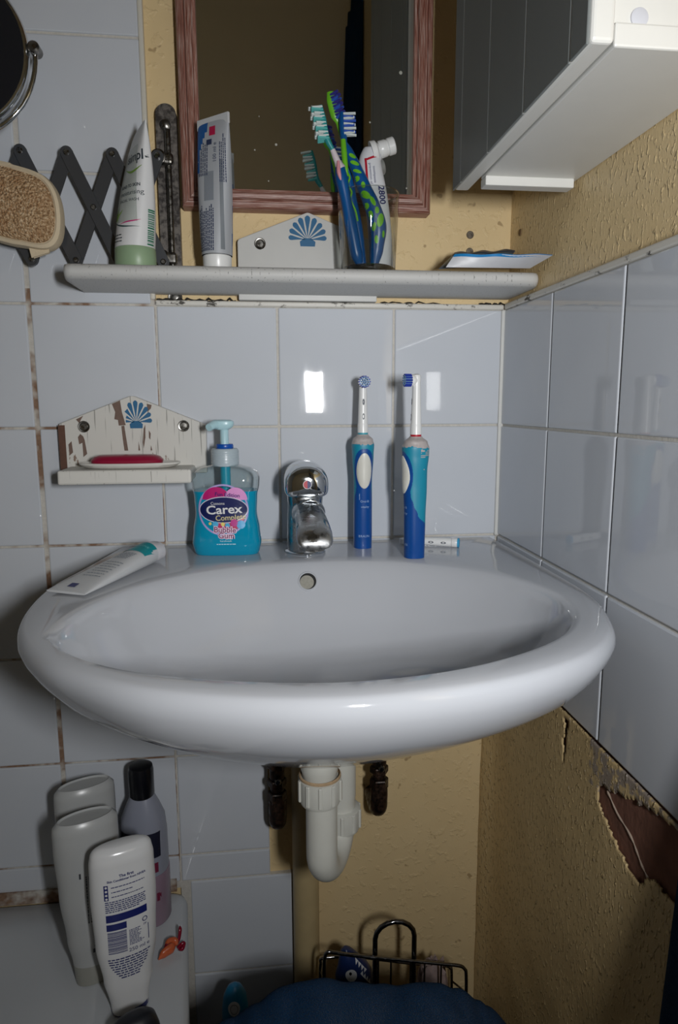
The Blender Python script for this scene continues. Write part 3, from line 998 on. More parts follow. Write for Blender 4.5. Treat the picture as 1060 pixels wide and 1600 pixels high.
# ------------------------------------------------------------------ long shelf under the mirror
SZ0, SZ1 = .1655, .1825
sf = thing('bathroom_shelf', 'long white wooden shelf with shell back plate below the mirror', 'shelf', (.035, 0, SZ0))
prof = [(.0085, SZ0), (-.090, SZ0), (-.096, SZ0 + .0015), (-.0995, SZ0 + .005), (-.1005, SZ0 + .0085), (-.0995, SZ0 + .012), (-.096, SZ0 + .0155), (-.090, SZ1), (.0085, SZ1)]
rg = []
for x, ins in ((-.236, .010), (-.2345, .0045), (-.231, .0012), (-.226, 0), (.298, 0), (.303, .0012), (.3062, .0045), (.3075, .010)):
    rg.append([(x, min(y + (ins if y < 0 else 0), .0085), z) for y, z in prof])
PEEL3 = m_peeled('white_shelf_paint', (9, 40, 90), .76, (196, 196, 194), (140, 120, 92))
MB().loft(rg).build('board', PEEL3, sf, world=True, sharp=50)
plate = rounded([(-.048, .1586), (.128, .1586), (.128, .231), (.040, .2655), (-.048, .231)], [0, 0, .004, .008, .006])
pl = MB().prism(plate, -.006, .0088).build('back_plate', WHITEP, sf, world=True, bevel=.001, seg=2)
screw(sf, -.020, -.006, .2265, .0070)
screw(sf, .100, -.006, .2265, .0070)
tp = bvh_of(pl)
decal('shell_motif', shell2d(.0395 - .035, .2425 - SZ0, .0365, .036), tp, SHB, sf, .0004)
screw(sf, -.128, .0085, .1625, .009, 'hook_screw')

# ------------------------------------------------------------------ wall mirror
WOOD = m_framewood()
mi = thing('wall_mirror', 'rectangular mirror in a whitewashed red wood frame above the shelf', 'mirror', (.040, 0, .266))
X0, X1, Z0, Z1 = -.1125, .1945, .2660, .800
fp = [(0, .0085), (0, -.012), (.002, -.0145), (.006, -.0155), (.0075, -.0125), (.009, -.0125), (.011, -.0175), (.015, -.0185), (.018, -.0165), (.019, -.0120), (.0205, -.0115), (.0225, -.0110), (.0235, -.006), (.0235, .0085)]
def rail(name, A, B, nrm):
    A, B, nrm = Vector(A), Vector(B), Vector(nrm)
    t = (B - A).normalized()
    L = (B - A).length
    v, f, uv = [], [], []
    n = len(fp)
    seg = 24
    for i in range(seg + 1):
        for d, y in fp:
            s_ = d + (L - 2 * d) * i / seg
            p = A + t * s_ + nrm * d
            v.append((p.x - .040, y, p.y - .266))
            uv.append((s_ * 10, d * 10 + (.3 if y < -.01 else 0)))
    for i in range(seg):
        for j in range(n - 1):
            a = i * n + j
            f.append((a, a + 1, a + n + 1, a + n))
    me = bpy.data.meshes.new(name)
    me.from_pydata(v, [], f)
    ul = me.uv_layers.new(name='UVMap')
    for lp in me.loops:
        ul.data[lp.index].uv = uv[lp.vertex_index]
    me.materials.append(WOOD)
    me.shade_smooth()
    me.set_sharp_from_angle(angle=math.radians(40))
    bm = bmesh.new()
    bm.from_mesh(me)
    bmesh.ops.recalc_face_normals(bm, faces=bm.faces)
    bm.to_mesh(me)
    bm.free()
    return link(name, me, mi)
rail('frame_rail', (X0, Z0), (X1, Z0), (0, 1))
rail('frame_rail', (X1, Z0), (X1, Z1), (-1, 0))
rail('frame_rail', (X1, Z1), (X0, Z1), (0, -1))
rail('frame_rail', (X0, Z1), (X0, Z0), (1, 0))
MB().box(X0 + .020, X1 - .020, -.0070, -.002, Z0 + .020, Z1 - .020).build('glass', MIRROR, mi, world=True, smooth=False)
rn = random.Random(5)
SPK = mat('dried_splash', (170, 170, 160), .6)
for x, z, r in ((-.024, .335, .0010), (.002, .342, .0016), (-.018, .373, .0007), (.156, .430, .0022), (.128, .302, .001), (.165, .297, .0011), (-.008, .300, .0009), (.118, .372, .0012)):
    MB().lathe([(r, .0070), (r * .8, .0074), (r * .2, .0075)], (x, 0, z), 8, 'y').build('splash_spot', SPK, mi, world=True)

# ------------------------------------------------------------------ wall cabinet
GREY = mat('dark_grey_paint', (122, 127, 127), .42, var=.05, vscale=25)
CW = mat('cabinet_white_paint', (216, 216, 212), .4, var=.04, vscale=30)
cb = thing('wall_cabinet', 'white wall cabinet with dark grey boarded door on the right wall', 'cabinet', (.255, -.29, .25))
CT = .86
MB().box(.2085, .3085, -.438, -.170, .258, .273).build('bottom_panel', CW, cb, world=True, bevel=.0015)
nr = MB().box(.2095, .3085, -.4325, -.417, .273, CT).build('side_panel', CW, cb, world=True, bevel=.001)
MB().box(.2085, .3085, -.185, -.170, .273, CT).build('side_panel', CW, cb, world=True, bevel=.001)
MB().box(.2085, .3085, -.438, -.135, CT, CT + .015).build('top_panel', CW, cb, world=True, bevel=.001)
MB().box(.2085, .3030, -.186, -.170, .2490, .2582).build('lower_rail', CW, cb, world=True, bevel=.001)
MB().lathe([(.0062, .4325), (.0060, .4335), (.005, .4338), (.001, .4338)], (.2275, 0, .2785), 24, 'y').build('cover_cap', mat('cover_cap_plastic', (196, 198, 206), .5), cb, world=True)
door = MB().box(.1915, .2078, -.4400, -.1300, .2590, CT + .01).build('door', CW, cb, world=True, bevel=.003, seg=3)
for y0, y1 in ((-.1600, -.1302), (-.2450, -.1600), (-.3310, -.2450), (-.4130, -.3310), (-.4390, -.4130)):
    MB().box(.1895, .1917, y0 + .0010, y1 - .0010, .2585, CT + .009).build('plank', GREY, door, bevel=.0006, seg=1).location = -cb.location

for y_ in (-.1600, -.2450, -.3310, -.4130):      # pale strip added in each groove, painting the worn board edges as flash-lit
    MB().box(.1899, .1917, y_ - .0002, y_ + .0009, .2590, CT + .009).build('lit_groove_edge', CW, door, smooth=False).location = -cb.location

# ------------------------------------------------------------------ extending mirror on scissor bracket
ex = thing('extending_mirror', 'round shaving mirror on a dark metal scissor arm beside the framed mirror', 'shaving mirror', (-.129, 0, .196))
MB().box(-.1415, -.1170, -.004, .0085, .194, .372).lathe([(.01225, -.0085), (.01225, .0037)], (-.12925, 0, .372), 28, 'y').build('wall_plate', m_rusty('tarnished_steel', (70, 66, 64), (126, 120, 114), .5, .35), ex, world=True)
MB().tube([(-.127, -.012, .192), (-.127, -.012, .352)], .0034, 14).build('pivot_rod', STEEL, ex, world=True)
for z in (.318, .205):
    MB().box(-.141, -.121, -.020, -.004, z - .007, z + .007).build('hinge_collar', STEEL, ex, world=True, bevel=.004, seg=3)
    MB().lathe([(.0085, .014), (.0085, .0205), (.0055, .022)], (-.1375, -.004, z), 18, 'y').build('hinge_knuckle', STEEL, ex, world=True)
MB().lathe([(.006, .002), (.006, .010), (.003, .012)], (-.129, -.002, .358), 16, 'y').build('plate_screw', STEEL, ex, world=True)
T = [(-.343 + .0513 * i, .317) for i in range(5)]
B_ = [(-.338 + .0505 * i, .198) for i in range(5)]
def arm(a, b, y):
    A, Bp = Vector((a[0], 0, a[1])), Vector((b[0], 0, b[1]))
    t = (Bp - A).normalized()
    nn = Vector((-t.z, 0, t.x))
    hwid = .0072
    pts = []
    for cen, sg in ((A, -1), (Bp, 1)):
        for k in range(9):
            an = -PI / 2 + PI * k / 8
            pts.append(cen + nn * hwid * math.sin(an) * -sg + t * sg * hwid * math.cos(an))
    MB().prism([(p.x, p.z) for p in pts], y - .0011, y + .0011).build('scissor_arm', DARKMETAL, ex, world=True, bevel=.0003, seg=1)
for i in range(4):
    arm(T[i], B_[i + 1], -.0285)
    arm(T[i + 1], B_[i], -.0255)
for x, z in T + B_ + [((T[i][0] + B_[i + 1][0]) / 2, .2575) for i in range(4)]:
    MB().lathe([(.0034, .022), (.0034, .0305), (.0022, .0318), (.0008, .0318)], (x, 0, z), 14, 'y').build('rivet', STEEL, ex, world=True)
mcx, mcz, my = -.3345, .3905, -.088
disc = MB().lathe([(.072, .0), (.0775, .001), (.0795, .004), (.0795, .010), (.0780, .012), (.0760, .0125)], (mcx, my, mcz), 72, 'y').build('mirror_rim', CHROME, ex, world=True)
MB().lathe([(.0762, .0122), (.0758, .0128), (.01, .0130)], (mcx, my, mcz), 72, 'y').build('mirror_disc', NT('dark_glossy_disc').set(col=(.03, .032, .04), rough=.04, metal=.6), ex, world=True)  # one dark glossy colour over the whole round face
yk = [(mcx + 0.0850 * math.cos(a), my - .005, mcz + 0.0850 * math.sin(a)) for a in [math.radians(q) for q in range(-186, 8, 6)]]
MB().tube(yk, .0026, 10).build('yoke', CHROME, ex, world=True)
MB().lathe([(.0045, -.010), (.0060, -.008), (.0060, .006), (.004, .008)], (mcx + .0850, my - .005, mcz + .004), 16, 'y').build('pivot_knob', STEEL, ex, world=True)
MB().tube([(mcx, my - .005, mcz - .0850), (mcx, my - .003, mcz - .088), (mcx, -.060, .300), (T[0][0], -.034, .306), (T[0][0], -.030, .317)], .0035, 10).build('mirror_stem', CHROME, ex, world=True)

# ------------------------------------------------------------------ exfoliating mitt on the scissor arm
mt_ = thing('exfoliating_mitt', 'cream-edged woven exfoliating mitt hanging on the scissor arm', 'bath mitt', (-.287, -.052, .200))
def mitt(s_, z0, y):
    out = []
    for j in range(56):
        a = 2 * PI * j / 56
        c, q = math.cos(a), math.sin(a)
        x = .050 * s_ * math.copysign(abs(c) ** .86, c)
        z = .0475 * s_ * math.copysign(abs(q) ** .9, q)
        x, z = x + z * .12 * (c < 0), z - x * .22 + (.004 * math.sin(3 * a)) * s_
        out.append((-.294 + x, y, .252 + z))
    return out
MB().loft([mitt(.9, 0, -.036), mitt(.99, 0, -.038), mitt(1.0, 0, -.046), mitt(.97, 0, -.053), mitt(.90, 0, -.055), mitt(.85, 0, -.053)]).build('cream_edging', mat('cream_cotton', (206, 190, 162), .9, bump=.4, bscale=300, bdist=.001), mt_, world=True)
MB().loft([mitt(.87, 0, -.050), mitt(.84, 0, -.0550), mitt(.70, 0, -.0590), mitt(.4, 0, -.0605), mitt(.1, 0, -.0600)]).build('woven_face', m_weave(), mt_, world=True)
tg = MB()
for x0, x1, z0, z1, y in ((-.2815, -.2615, .196, .216, -.048), (-.280, -.262, .196, .2165, -.0445)):
    tg.add([(x0, y, z0), (x1, y - .001, z0 + .006), (x1 + .001, y, z1), (x0 - .003, y, z1 - .004), (x0, y + .002, z0), (x1, y + .001, z0 + .006), (x1 + .001, y + .002, z1), (x0 - .003, y + .002, z1 - .004)],
           [(0, 1, 2, 3), (7, 6, 5, 4), (0, 4, 5, 1), (1, 5, 6, 2), (2, 6, 7, 3), (3, 7, 4, 0)])
tg.build('hanging_loop', mat('cream_cotton', (0, 0, 0)), mt_, world=True)

# ------------------------------------------------------------------ things on the shelf
# facial-wash tube on its green cap, turned so the label faces left
ft = thing('face_wash_tube', 'white face wash tube with green cap standing at the left shelf end', 'tube', (-.1630, -.060, SZ1 + .0002), math.radians(-36))
MB().loft([sring(z, a, b, 2.2, 44) for z, a, b in ((0, .0225, .0205), (.0015, .0235, .0215), (.021, .0232, .0212), (.0225, .0225, .0205))]).build('cap', mat('sage_green_cap', (140, 164, 132), .4), ft)
fb = MB().loft(tube_rings(.152, .0225, .0228, .0265, depth=.0210, twist=math.radians(-32), lean=(.0095, .0069))).build('tube_body', mat('white_face_tube', (214, 215, 216), .35, var=.02), ft, sharp=50)
tf = bvh_of(fb)
GRN = mat('leaf_green_print', (110, 150, 40), .4)
DKG = mat('dark_ink', (40, 52, 60), .4)
decal('printed_panel', merge2d([rect2d(-.016, .0190, .048, .130, 12, 12)]), tf, mat('silver_panel_print', (176, 182, 178), .3), ft, .0003)
decal('lettering', move2d(text2d('simple', .0150, off=.0002), .0165, .117), tf, DKG, ft, .0006)
decal('swoosh', ([(-.004 + .003 * i, .1065 - .004 * math.sin(PI * i / 10)) for i in range(11)] + [(-.004 + .003 * i, .1060 - .0062 * math.sin(PI * i / 10)) for i in range(11)], [(i, i + 1, i + 12, i + 11) for i in range(10)]), tf, GRN, ft, .0006)
decal('lettering', move2d(text2d('KIND TO SKIN', .0048, off=.0001), .0080, .0865), tf, DKG, ft, .0006)
decal('lettering', move2d(text2d('moisturising', .0070), .0090, .079), tf, DKG, ft, .0006)
decal('lettering', move2d(text2d('FACIAL WASH', .0046), .0070, .071), tf, DKG, ft, .0006)
lf = []
for a in (-.9, -.35, .2, .75):
    lf.append(([(-.013 + math.sin(a) * .001, .050), (-.013 + math.sin(a - .22) * .009, .050 + math.cos(a - .22) * .009), (-.013 + math.sin(a) * .019, .050 + math.cos(a) * .017), (-.013 + math.sin(a + .22) * .009, .050 + math.cos(a + .22) * .009)], [(0, 1, 2, 3)]))
decal('leaf_motif', merge2d(lf), tf, GRN, ft, .0007)
def ribbon(p, wd):
    c = catmull([(x, z, 0) for x, z in p], 6)
    v = [(q.x, q.y + wd * math.sin(PI * i / (len(c) - 1))) for i, q in enumerate(c)] + [(q.x, q.y - wd * math.sin(PI * i / (len(c) - 1))) for i, q in enumerate(c)]
    n = len(c)
    return v, [(i, i + 1, i + 1 + n, i + n) for i in range(n - 1)]
decal('pink_line', ribbon([(-.004, .046), (.006, .0475), (.016, .0485), (.0225, .0500)], .0007), tf, mat('magenta_print', (0, 0, 0)), ft, .0008)
decal('dark_line', ribbon([(-.016, .050), (-.006, .0455), (.006, .043), (.0215, .0425)], .0008), tf, mat('dark_teal_print', (20, 60, 62), .4), ft, .0008)
rn = random.Random(2)
decal('barcode', merge2d(bars2d(-.004, .006, .024, .062, rn, True)), tf, mat('green_ink', (30, 110, 80), .4), ft, .0006, O=(1, 0, 0), D=(-1, 0, 0), U=(0, 1, 0))
decal('green_tip', rect2d(-.012, .012, .138, .1515, 6, 4), tf, mat('bright_green_print', (90, 160, 60), .4), ft, .0006, O=(1, 0, 0), D=(-1, 0, 0), U=(0, 1, 0))
decal('fine_print', merge2d([q_ for z_ in (.0345, .031, .0275) for q_ in words2d(-.018, .002, z_, .0012, rn)]), tf, DKG, ft, .0006)

# silver toothpaste tube standing on its cap
pt = thing('toothpaste_tube', 'silver toothpaste tube standing upright on its white cap before the mirror', 'toothpaste', (-.0705, -.056, SZ1 + .0002), math.radians(-14))
MB().lathe([(.0158, 0), (.0164, .001), (.0168, .0165), (.0160, .0175)], N=40).build('cap', WHITE, pt)
rg = tube_rings(.165, .0175, .0176, .0235, depth=.0172, twist=math.radians(-26))
full = MB().loft(rg)
fr_, bk_ = MB(), MB()
for half_, sg in ((fr_, -1), (bk_, 1)):
    idx = [q for q in full.f if (sum(full.v[i][1] for i in q) / len(q)) * sg > 0 or len(q) > 4 and sg > 0]
    used = sorted({i for q in idx for i in q})
    re = {i: k for k, i in enumerate(used)}
    half_.v = [full.v[i] for i in used]
    half_.f = [tuple(re[i] for i in q) for q in idx]
SILV = NT('silver_laminate')
SILV.set(col=lin((186, 190, 196)), metal=.25, rough=.34)
fo = fr_.build('tube_face', SILV.m, pt, sharp=60)
bo = bk_.build('tube_back', mat('blue_tube_print', (14, 84, 150), .35), pt, sharp=60)
MB().box(-.0240, .0240, -.0016, .0016, .1575, .1690).build('crimp', WSATIN, pt, bevel=.0005).rotation_euler = (0, 0, math.radians(-26))
t2 = bvh_of(fo)
rn = random.Random(9)
INK = mat('blue_black_ink', (44, 54, 84), .5)
decal('red_mark', rect2d(-.004, .004, .1475, .1575, 2, 2), t2, mat('crimson_mark', (176, 24, 70), .4), pt, .0006)
ln = []
for i in range(9):
    ln += [move2d(w_, -.0155 + i * .0021, 0, PI / 2) for w_ in words2d(.0205, .074, 0, .0012, rn, rn.uniform(.8, 1))]
for i in range(5):
    ln += [move2d(w_, -.017 + i * .0026, 0, PI / 2) for w_ in words2d(.104, .142, 0, .0012, rn, rn.uniform(.8, 1))]
for i in range(4):
    ln += [move2d(w_, .010 + i * .0022, 0, PI / 2) for w_ in words2d(.095, .150, 0, .0010, rn, rn.uniform(.8, 1))]
decal('fine_print', merge2d(ln), t2, INK, pt, .0006)
decal('grey_panel', merge2d([move2d(rect2d(-.006, .006, .076, .108, 5, 6), -.004)]), t2, mat('grey_panel_print', (128, 134, 142), .4), pt, .0005)
decal('grey_stripe', rect2d(.0095, .0135, .022, .120, 2, 20), t2, mat('grey_stripe_print', (120, 126, 132), .4), pt, .0005)
decal('lettering', move2d(text2d('100 ml e', .0062), .0035, .128, PI / 2), t2, INK, pt, .0007)
decal('print_block', rect2d(-.0075, -.0005, .1375, .1435, 3, 3), t2, INK, pt, .0007)
decal('blue_corner', rect2d(-.0250, -.0165, .108, .157, 10, 20), t2, mat('blue_tube_print', (0, 0, 0)), pt, .0008)
t3 = bvh_of(bo)
kb = dict(O=(0, 1, 0), D=(0, -1, 0), U=(-1, 0, 0))
decal('red_band', rect2d(-.024, .024, .100, .110, 14, 3), t3, mat('crimson_mark', (0, 0, 0)), pt, .0006, **kb)
decal('white_band', rect2d(-.018, .018, .020, .052, 14, 6), t3, WHITE, pt, .0006, **kb)

# tumbler with brushes
gx, gy = .1085, -.056
gl = thing('glass_tumbler', 'clear glass tumbler holding toothbrushes on the shelf', 'glass', (gx, gy, SZ1 + .0003))
GLASS = m_clear('tumbler_glass', (.95, .96, .95), 1.5, .03)
MB().lathe([(.0315, .0), (.0325, .001), (.0365, .088), (.0368, .0905), (.0352, .0905), (.0348, .088), (.0305, .007)], N=56, cap0=False, cap1=False).build('wall', GLASS, gl, sharp=60)
MB().lathe([(.0310, .0), (.0318, .001), (.0316, .006), (.0300, .0075)], N=48).build('base', m_clear('tumbler_base', (.62, .64, .62), 3, .08), gl)
MB().lathe([(.0350, .0900), (.0360, .0915), (.0368, .0900)], N=56, cap0=False, cap1=False).build('lip', m_clear('tumbler_lip', (.92, .93, .92), 4, .02), gl)

def handle(path, rad, mt, name, parent, flat=1.0, upv=(0, 1, 0)):
    n = len(path)
    c = catmull(path, 7)
    rr = [interp([(i / (n - 1), r) for i, r in enumerate(rad)], k / (len(c) - 1)) for k in range(len(c))]
    return MB().tube(c, rr, 18, flat, upv).build(name, mt, parent, world=True, sharp=60)
def bristle_rows(parent, A, B, dirn, length, rows, mats, wid, depth=.010, name='bristle_tuft'):
    """rows of tufts from A to B along the head, pointing along dirn"""
    A, B, dirn = Vector(A), Vector(B), Vector(dirn).normalized()
    t = (B - A).normalized()
    s_ = t.cross(dirn).normalized()
    for i in range(rows):
        c = A + (B - A) * (i + .5) / rows
        mb = MB()
        for k in (-1, -.5, 0, .5, 1):
            b0 = c + s_ * k * depth / 2.6
            L = length * (.90 + .18 * ((i * 7 + k * 5) % 3) / 2)
            e0 = b0 + dirn * L + t * .0012 * (((i + k) % 3) - 1)
            mb.tube([b0, b0 * .5 + e0 * .5, e0], [wid * .72, wid * .80, wid * .85], 6)
        mb.build(name, mats[i % len(mats)], parent, world=True)
BRW, BRT = mat('white_bristle', (206, 214, 212), .6), mat('teal_bristle', (90, 176, 172), .6)
BRP, BRB = mat('purple_bristle', (48, 44, 130), .6), mat('royal_bristle', (44, 84, 178), .6)
LIME, KBL = mat('lime_plastic', (104, 178, 36), .35), mat('kids_blue_plastic', (4, 76, 136), .35)
bz = SZ1 + .0085
# brush with white neck, blue handle
ta = thing('toothbrush', 'blue-handled toothbrush with white neck and teal bristles leaning left in tumbler', 'toothbrush', (.094, -.062, bz), 0, 'toothbrushes in the tumbler')
handle([(.0500, -.076, .3600), (.0535, -.076, .345), (.0570, -.076, .3270), (.0640, -.075, .3150)], [.0034, .0046, .0044, .0032], mat('teal_head', (40, 140, 140), .4), 'brush_head', ta, .8)
handle([(.0640, -.075, .3150), (.0690, -.0745, .304), (.0735, -.074, .295)], [.0030, .0038, .0062], mat('white_pink_neck', (206, 196, 200), .4), 'neck', ta)
handle([(.0725, -.074, .297), (.0745, -.074, .284), (.0795, -.073, .262), (.0865, -.071, .230), (.0920, -.069, .205), (.0965, -.067, bz + .002)], [.0056, .0072, .0062, .0074, .0072, .0045], KBL, 'handle', ta)
handle([(.0700, -.0788, .302), (.0705, -.0800, .290), (.0735, -.0795, .280)], [.0016, .0024, .0010], mat('pink_grip', (206, 140, 150), .5), 'pink_grip', ta)
bristle_rows(ta, (.0505, -.075, .3600), (.0590, -.075, .3240), (-.95, -.25, -.12), .0125, 11, [BRW, BRT, BRW], .0017, .011)
# lime brush with purple bristles
tb2 = thing('toothbrush', 'tallest toothbrush in tumbler, lime green with purple bristles', 'toothbrush', (.106, -.046, bz), 0, 'toothbrushes in the tumbler')
handle([(.0640, -.052, .3850), (.0660, -.052, .375), (.0700, -.051, .3620), (.0745, -.050, .3520), (.0790, -.050, .3350), (.0830, -.050, .3200)], [.0040, .0060, .0060, .0034, .0030, .0040], LIME, 'brush_head', tb2, .6, (1, 0, 0))
handle([(.0830, -.050, .3210), (.0850, -.050, .300), (.0890, -.049, .272), (.0960, -.048, .240), (.104, -.046, bz + .002)], [.0042, .0056, .0062, .0064, .0045], KBL, 'handle', tb2)
handle([(.0825, -.0545, .300), (.0862, -.0560, .292), (.0840, -.0565, .284), (.0885, -.0560, .276), (.0870, -.0560, .268), (.0930, -.0550, .256), (.0960, -.0545, .244)], [.0012] * 7, LIME, 'grip_ribbon', tb2)
bristle_rows(tb2, (.0655, -.0525, .3830), (.0735, -.0525, .3560), (.75, -.62, .2), .0085, 9, [BRP, BRP, BRB], .0018, .009)
# kids' brush with green spots
tk = thing('toothbrush', "blue toothbrush with green spots and striped blue and white bristles", 'toothbrush', (.121, -.060, bz), 0, 'toothbrushes in the tumbler')
handle([(.0770, -.059, .3610), (.0775, -.059, .350), (.0785, -.059, .3370), (.0790, -.060, .3280)], [.0030, .0042, .0040, .0036], KBL, 'brush_head', tk)
hk = handle([(.0790, -.060, .3280), (.0850, -.061, .316), (.0930, -.062, .300), (.1020, -.063, .280), (.1120, -.064, .258), (.1190, -.064, .236), (.1180, -.062, .212), (.1150, -.060, bz + .002)], [.0036, .0058, .0068, .0080, .0094, .0100, .0080, .0050], KBL, 'handle', tk)
handle([(.0775, -.0640, .3300), (.0785, -.0655, .3150), (.0800, -.0660, .3000), (.0815, -.0655, .2900)], [.0030, .0034, .0030, .0022], LIME, 'lime_spine', tk)
bristle_rows(tk, (.0785, -.059, .3600), (.0795, -.059, .3365), (1, -.15, 0), .0125, 9, [BRW, BRB], .00175, .010)
tk_t = bvh_of(hk)
ox, oz = .121, bz
sp_ = []
for x, z, rx, rz_, an in ((.0880, .3120, .0022, .0046, 1.1), (.0905, .3040, .0022, .0055, 1.2), (.0935, .2950, .0018, .0052, 1.2), (.0930, .2870, .0030, .0030, 0), (.1000, .2800, .0024, .0036, .2), (.1030, .2690, .0036, .0062, .9), (.1110, .2620, .0026, .0060, .5), (.1040, .2570, .0028, .0036, .3), (.1160, .2520, .0025, .0040, 0), (.1085, .2470, .0030, .0046, .1), (.1200, .2410, .0040, .0080, -.25), (.1130, .2340, .0022, .0048, -.1), (.1080, .2230, .0024, .0036, 0), (.1160, .2200, .0022, .0046, .1), (.1240, .2260, .0016, .0040, 0)):
    sp_.append(move2d(disc2d(rx, rz_, 16, 2), x - ox, z - oz, an))
decal('green_spots', merge2d(sp_), tk_t, LIME, tk, .0005)
# small white toothpaste tube, cap up
zt = thing('toothpaste_tube', 'small white toothpaste tube in the tumbler with screw cap pointing right', 'toothpaste', (.124, -.045, bz), 0)
c = catmull([(.1270, -.046, bz + .002), (.1245, -.044, .235), (.1205, -.042, .270), (.1150, -.041, .300), (.1130, -.041, .3160), (.1175, -.041, .3270)], 8)
rx_ = [interp([(0, .0145), (.4, .0145), (.75, .0135), (.93, .0125), (1, .0095)], i / (len(c) - 1)) for i in range(len(c))]
mb = MB()
rgs = []
for i, p in enumerate(c):
    t_ = (c[min(i + 1, len(c) - 1)] - c[max(i - 1, 0)]).normalized()
    s_ = Vector((t_.z, 0, -t_.x)).normalized()
    f_ = i / (len(c) - 1)
    dd = interp([(0, .0016), (.3, .0060), (.7, .0105), (1, .0095)], f_)
    rgs.append([p + s_ * rx_[i] * math.cos(2 * PI * j / 32) + Vector((0, 1, 0)) * dd * math.sin(2 * PI * j / 32) for j in range(32)])
zb = mb.loft(rgs).build('tube_body', mat('white_small_tube', (212, 214, 218), .35, var=.03), zt, world=True, sharp=60)
cd_ = Vector((.94, -.06, .30)).normalized()
qz = Vector((0, 0, 1)).rotation_difference(cd_).to_matrix()
def capm(prof, base, N=26):
    mb = MB().lathe(prof, N=N)
    mb.v = [tuple(Vector(base) + qz @ Vector(p)) for p in mb.v]
    return mb
capm([(.0125, -.004), (.0118, .002), (.0075, .005), (.0065, .009)], (.1180, -.042, .3265)).build('shoulder', WHITE, zt, world=True)
capm([(.0092, .005), (.0098, .006), (.0096, .0135), (.0086, .0150), (.0086, .0155), (.0098, .0165), (.0098, .0235), (.0086, .0245)], (.1185, -.042, .3265)).build('screw_cap', WHITE, zt, world=True)
tz_ = bvh_of(zb)
zo = Vector((.124, -.045, bz))
def zrot(vf, x, z, an):
    return move2d(vf, x - zo.x, z - zo.z, an)
decal('red_line', merge2d([zrot(rect2d(-.0012, .0012, -.020, .012, 1, 8), .1070, .3040, .10), zrot(rect2d(-.0060, .0065, -.0012, .0012, 5, 1), .1128, .3165, .35)]), tz_, RED, zt, .0005)
decal('lettering', zrot(text2d('2800', .0105, off=.0002), .1260, .2760, -PI / 2 + .12), tz_, NAVY, zt, .0006)
decal('lettering', zrot(text2d('prevention of', .0042), .1122, .2990, -PI / 2 + .12), tz_, NAVY, zt, .0006)
decal('lettering', zrot(text2d('toothpaste', .0042), .1168, .2980, -PI / 2 + .12), tz_, NAVY, zt, .0006)

# foil packets
def pouch(name, label, corners, mt, edge, th_=.0035, group='packets on the shelf end', edgeside=2):
    cs = [Vector(p) for p in corners]
    base = (min(p.x for p in cs) + max(p.x for p in cs)) / 2, sum(p.y for p in cs) / 4, min(p.z for p in cs)
    t = thing(name, label, 'packet', base, 0, group)
    nx, nz = 22, 10
    top, bot = [], []
    nrm = (cs[1] - cs[0]).cross(cs[3] - cs[0]).normalized()
    for j in range(nz + 1):
        for i in range(nx + 1):
            u, v = i / nx, j / nz
            p = cs[0] * (1 - u) * (1 - v) + cs[1] * u * (1 - v) + cs[2] * u * v + cs[3] * (1 - u) * v
            e = min(u, 1 - u, v * .6, (1 - v) * .6)
            h = th_ * min(1, e / .12) ** .6 * (1 + .35 * noise.noise(Vector((u * 7, v * 5, p.x * 9))))
            wv = nrm * (.0012 * math.sin(u * 17) * (v if edgeside == 2 else 1))
            top.append(p + nrm * (h * .5 + .0003) + wv)
            bot.append(p - nrm * (h * .5 + .0003) + wv)
    f, n = [], (nx + 1) * (nz + 1)
    for j in range(nz):
        for i in range(nx):
            a = j * (nx + 1) + i
            f.append((a, a + 1, a + nx + 2, a + nx + 1))
            f.append((a + n, a + nx + 1 + n, a + nx + 2 + n, a + 1 + n))
    ring = [i for i in range(nx + 1)] + [(j + 1) * (nx + 1) - 1 for j in range(1, nz + 1)] + [nz * (nx + 1) + i for i in range(nx - 1, -1, -1)] + [j * (nx + 1) for j in range(nz - 1, 0, -1)]
    for a, b in zip(ring, ring[1:] + ring[:1]):
        f.append((a, b, b + n, a + n))
    MB().add(top + bot, f).build('pouch', mt, t, world=True)
    strip = MB()
    lip_ = (cs[3] - cs[0]).normalized() * .0006
    sv = [top[nz * (nx + 1) + i] + nrm * .0006 + lip_ for i in range(nx + 1)]
    s2 = [top[(nz - 2) * (nx + 1) + i] + nrm * .0006 for i in range(nx + 1)]
    s3 = [bot[nz * (nx + 1) + i] - nrm * .0006 + lip_ for i in range(nx + 1)]
    s4 = [bot[(nz - 2) * (nx + 1) + i] - nrm * (.0006 + .0004 * math.sin(i * 1.3)) for i in range(nx + 1)]
    strip.loft([s2, sv, s3, s4], False, False, closed=False)
    strip.build('coloured_edge', edge, t, world=True)
    return t
pouch('foil_packet', 'flat grey-blue foil packet lying behind a white packet on the shelf', [(.1894, -.080, .1865), (.2726, -.075, .195), (.2973, -.040, .2184), (.2191, -.040, .2129)], NT('blue_grey_foil').set(col=lin((104, 122, 138)), rough=.35, metal=.5), mat('navy_foil_edge', (50, 66, 88), .4), .003)
pouch('paper_packet', 'white packet with wavy blue edge jutting over the right shelf end', [(.1927, -.099, .1848), (.2933, -.101, .1852), (.3050, -.136, .1930), (.2035, -.095, .1995)], mat('white_packet_paper', (206, 208, 214), .4), mat('sky_blue_edge', (36, 132, 196), .4), .0012)

